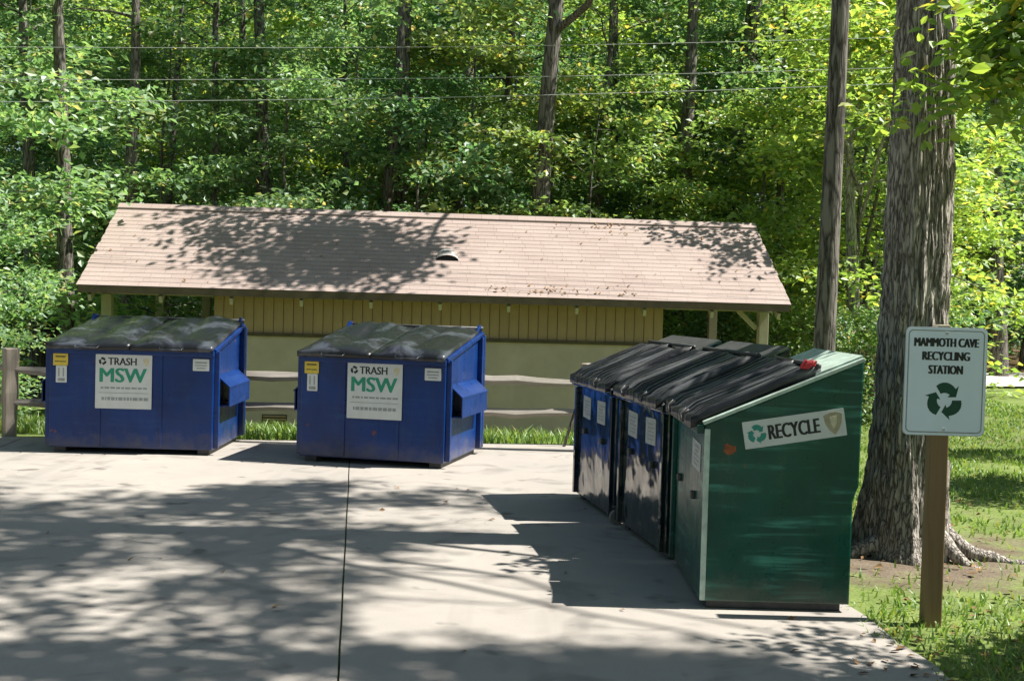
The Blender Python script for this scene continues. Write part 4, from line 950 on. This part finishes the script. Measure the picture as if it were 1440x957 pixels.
# ------------------------------------------------------------------ overhead wires and their poles (just out of frame)
def wire(label, zl, zm, zr, y, r=0.0048):
    mb = MB(); pts = []
    n = 28; xa, xb = -14.0, 15.0
    c = np.polyfit([-5.3, -1.2, 3.6], [zl, zm, zr], 1)
    for k in range(n):
        x = xa + (xb - xa) * k / (n - 1); u = (x - xa) / (xb - xa)
        pts.append((x, y, c[0] * x + c[1] - 0.25 * math.sin(math.pi * u) + 0.235))
    mb.tube(pts, r, 6); tag(mb.build('overhead_wire', M['wire'], None, 0, True), label, 'wire', 'overhead wires above the roof'); return pts[0], pts[-1]
ends = [wire('topmost of the thin wires crossing above the roof', 5.60, 5.76, 5.98, 19.75), wire('middle one of the thin wires crossing above the roof', 5.05, 5.22, 5.45, 19.55), wire('lowest of the thin wires crossing above the roof', 4.70, 4.84, 5.16, 19.35, 0.0055)]
for k, lab in ((0, 'wooden utility pole holding the wires left of the view'), (1, 'wooden utility pole holding the wires right of the view')):
    x, y, _ = ends[0][k]; e = empty('utility_pole', (x, 19.6, ground_z(x, 19.6))); tag(e, lab, 'pole', 'utility poles')
    mb = MB(); mb.tube([(0, 0, -0.4), (0, 0, 4), (0, 0, 8.4)], [0.15, 0.135, 0.10], 12); mb.build('pole', M['pole'], e, 0, True)
    mb = MB(); mb.box((0, 0, 7.0), (0.09, 1.0, 0.10)); mb.build('crossarm', M['pole'], e)

# ------------------------------------------------------------------ grass, weeds and fallen leaves
def on_slab(x, y):
    q = Vector((x + 0.716, y - 5.22, 0)); u = q.dot(px_); v = q.dot(ax)
    return u < 2.71 + 0.12 * mnoise.noise(Vector((x * 2, y * 2, 5))) and v < 8.75 + 0.08 * mnoise.noise(Vector((x * 2, y * 2, 8)))
def grass(name, label, n, region, hmin, hmax, seed, dens=None):
    rng = np.random.default_rng(seed); P = []; k = 0
    (xa, xb, ya, yb) = region; pts = []
    while len(pts) < n and k < n * 4:
        k += 1; u = rng.uniform(0, 1) ** 1.6; y = ya + (yb - ya) * u; x = rng.uniform(xa, xb)
        if on_slab(x, y): continue
        d = math.hypot(x - 2.78, y - 8.4)
        if d < 0.42: continue
        if d < 1.6 and rng.uniform() > 0.12 + 0.6 * sstep(0.9, 1.6, d): continue
        nz = mnoise.noise(Vector((x * 1.1, y * 1.1, 2.0)))
        if dens is None and nz < -0.12 and rng.uniform() < 0.75: continue
        if -7.0 < x < 4.6 and 18.9 < y < 24.5: continue
        pts.append((x, y, ground_z(x, y) - 0.004))
    pts = np.array(pts); N = len(pts); h = rng.uniform(hmin, hmax, N); a = rng.uniform(0, 6.28, N); w = rng.uniform(0.003, 0.006, N) * (1 + pts[:, 1] / 12)
    lean = rng.normal(0, 0.45, (N, 2)) * h[:, None]
    bx = np.stack([np.cos(a) * w, np.sin(a) * w, np.zeros(N)], 1); tip = pts + np.concatenate([lean, h[:, None]], 1)
    mid = pts + np.concatenate([lean * 0.35, h[:, None] * 0.6], 1)
    V = np.stack([pts - bx, pts + bx, mid + bx * 0.7, mid - bx * 0.7, tip], 1).reshape(-1, 3); b = (np.arange(N) * 5)[:, None]
    F = np.concatenate([b + np.array([0, 1, 2]), b + np.array([0, 2, 3]), b + np.array([3, 2, 4])], 0)
    o = link(bpy.data.objects.new(name, np_mesh(name, V, F, M['grass']))); o.color = (1.1, 1.05, 0.8, 1); tag(o, label, 'grass', kind='stuff')
grass('lawn_grass', 'patchy short lawn grass round the big tree and sign', 60000, (1.6, 9.5, 4.2, 24), 0.025, 0.07, 4)
grass('fence_weeds', 'taller weeds and grass along the fence and wall', 22000, (-10, 3.5, 13.9, 18.8), 0.06, 0.20, 5, 1)
rng = np.random.default_rng(23); pts = []
while len(pts) < 460:
    if len(pts) < 26: x, y = rng.uniform(-4, 1.6), rng.uniform(4.8, 11.5); z = 0.008
    else:
        x = (1.9 + abs(rng.normal(0, 1.3))) if len(pts) < 400 else 2.15 + rng.normal(0, 0.35); y = rng.uniform(4.6, 11.5) if len(pts) < 400 else rng.uniform(4.4, 6.5); z = None
        if on_slab(x, y): z = 0.008
    if math.hypot(x - 2.78, y - 8.4) < 0.4: continue
    pts.append((x, y, z if z else ground_z(x, y) + 0.02))
o = link(bpy.data.objects.new('fallen_leaves', flat_leaves('fallen_leaves', pts, np.tile([[0, 0, 1.0]], (len(pts), 1)), 0.06, M['dryleaf'], rng)))
tag(o, 'dry brown leaves scattered over pavement and bare soil', 'leaf litter', kind='stuff')
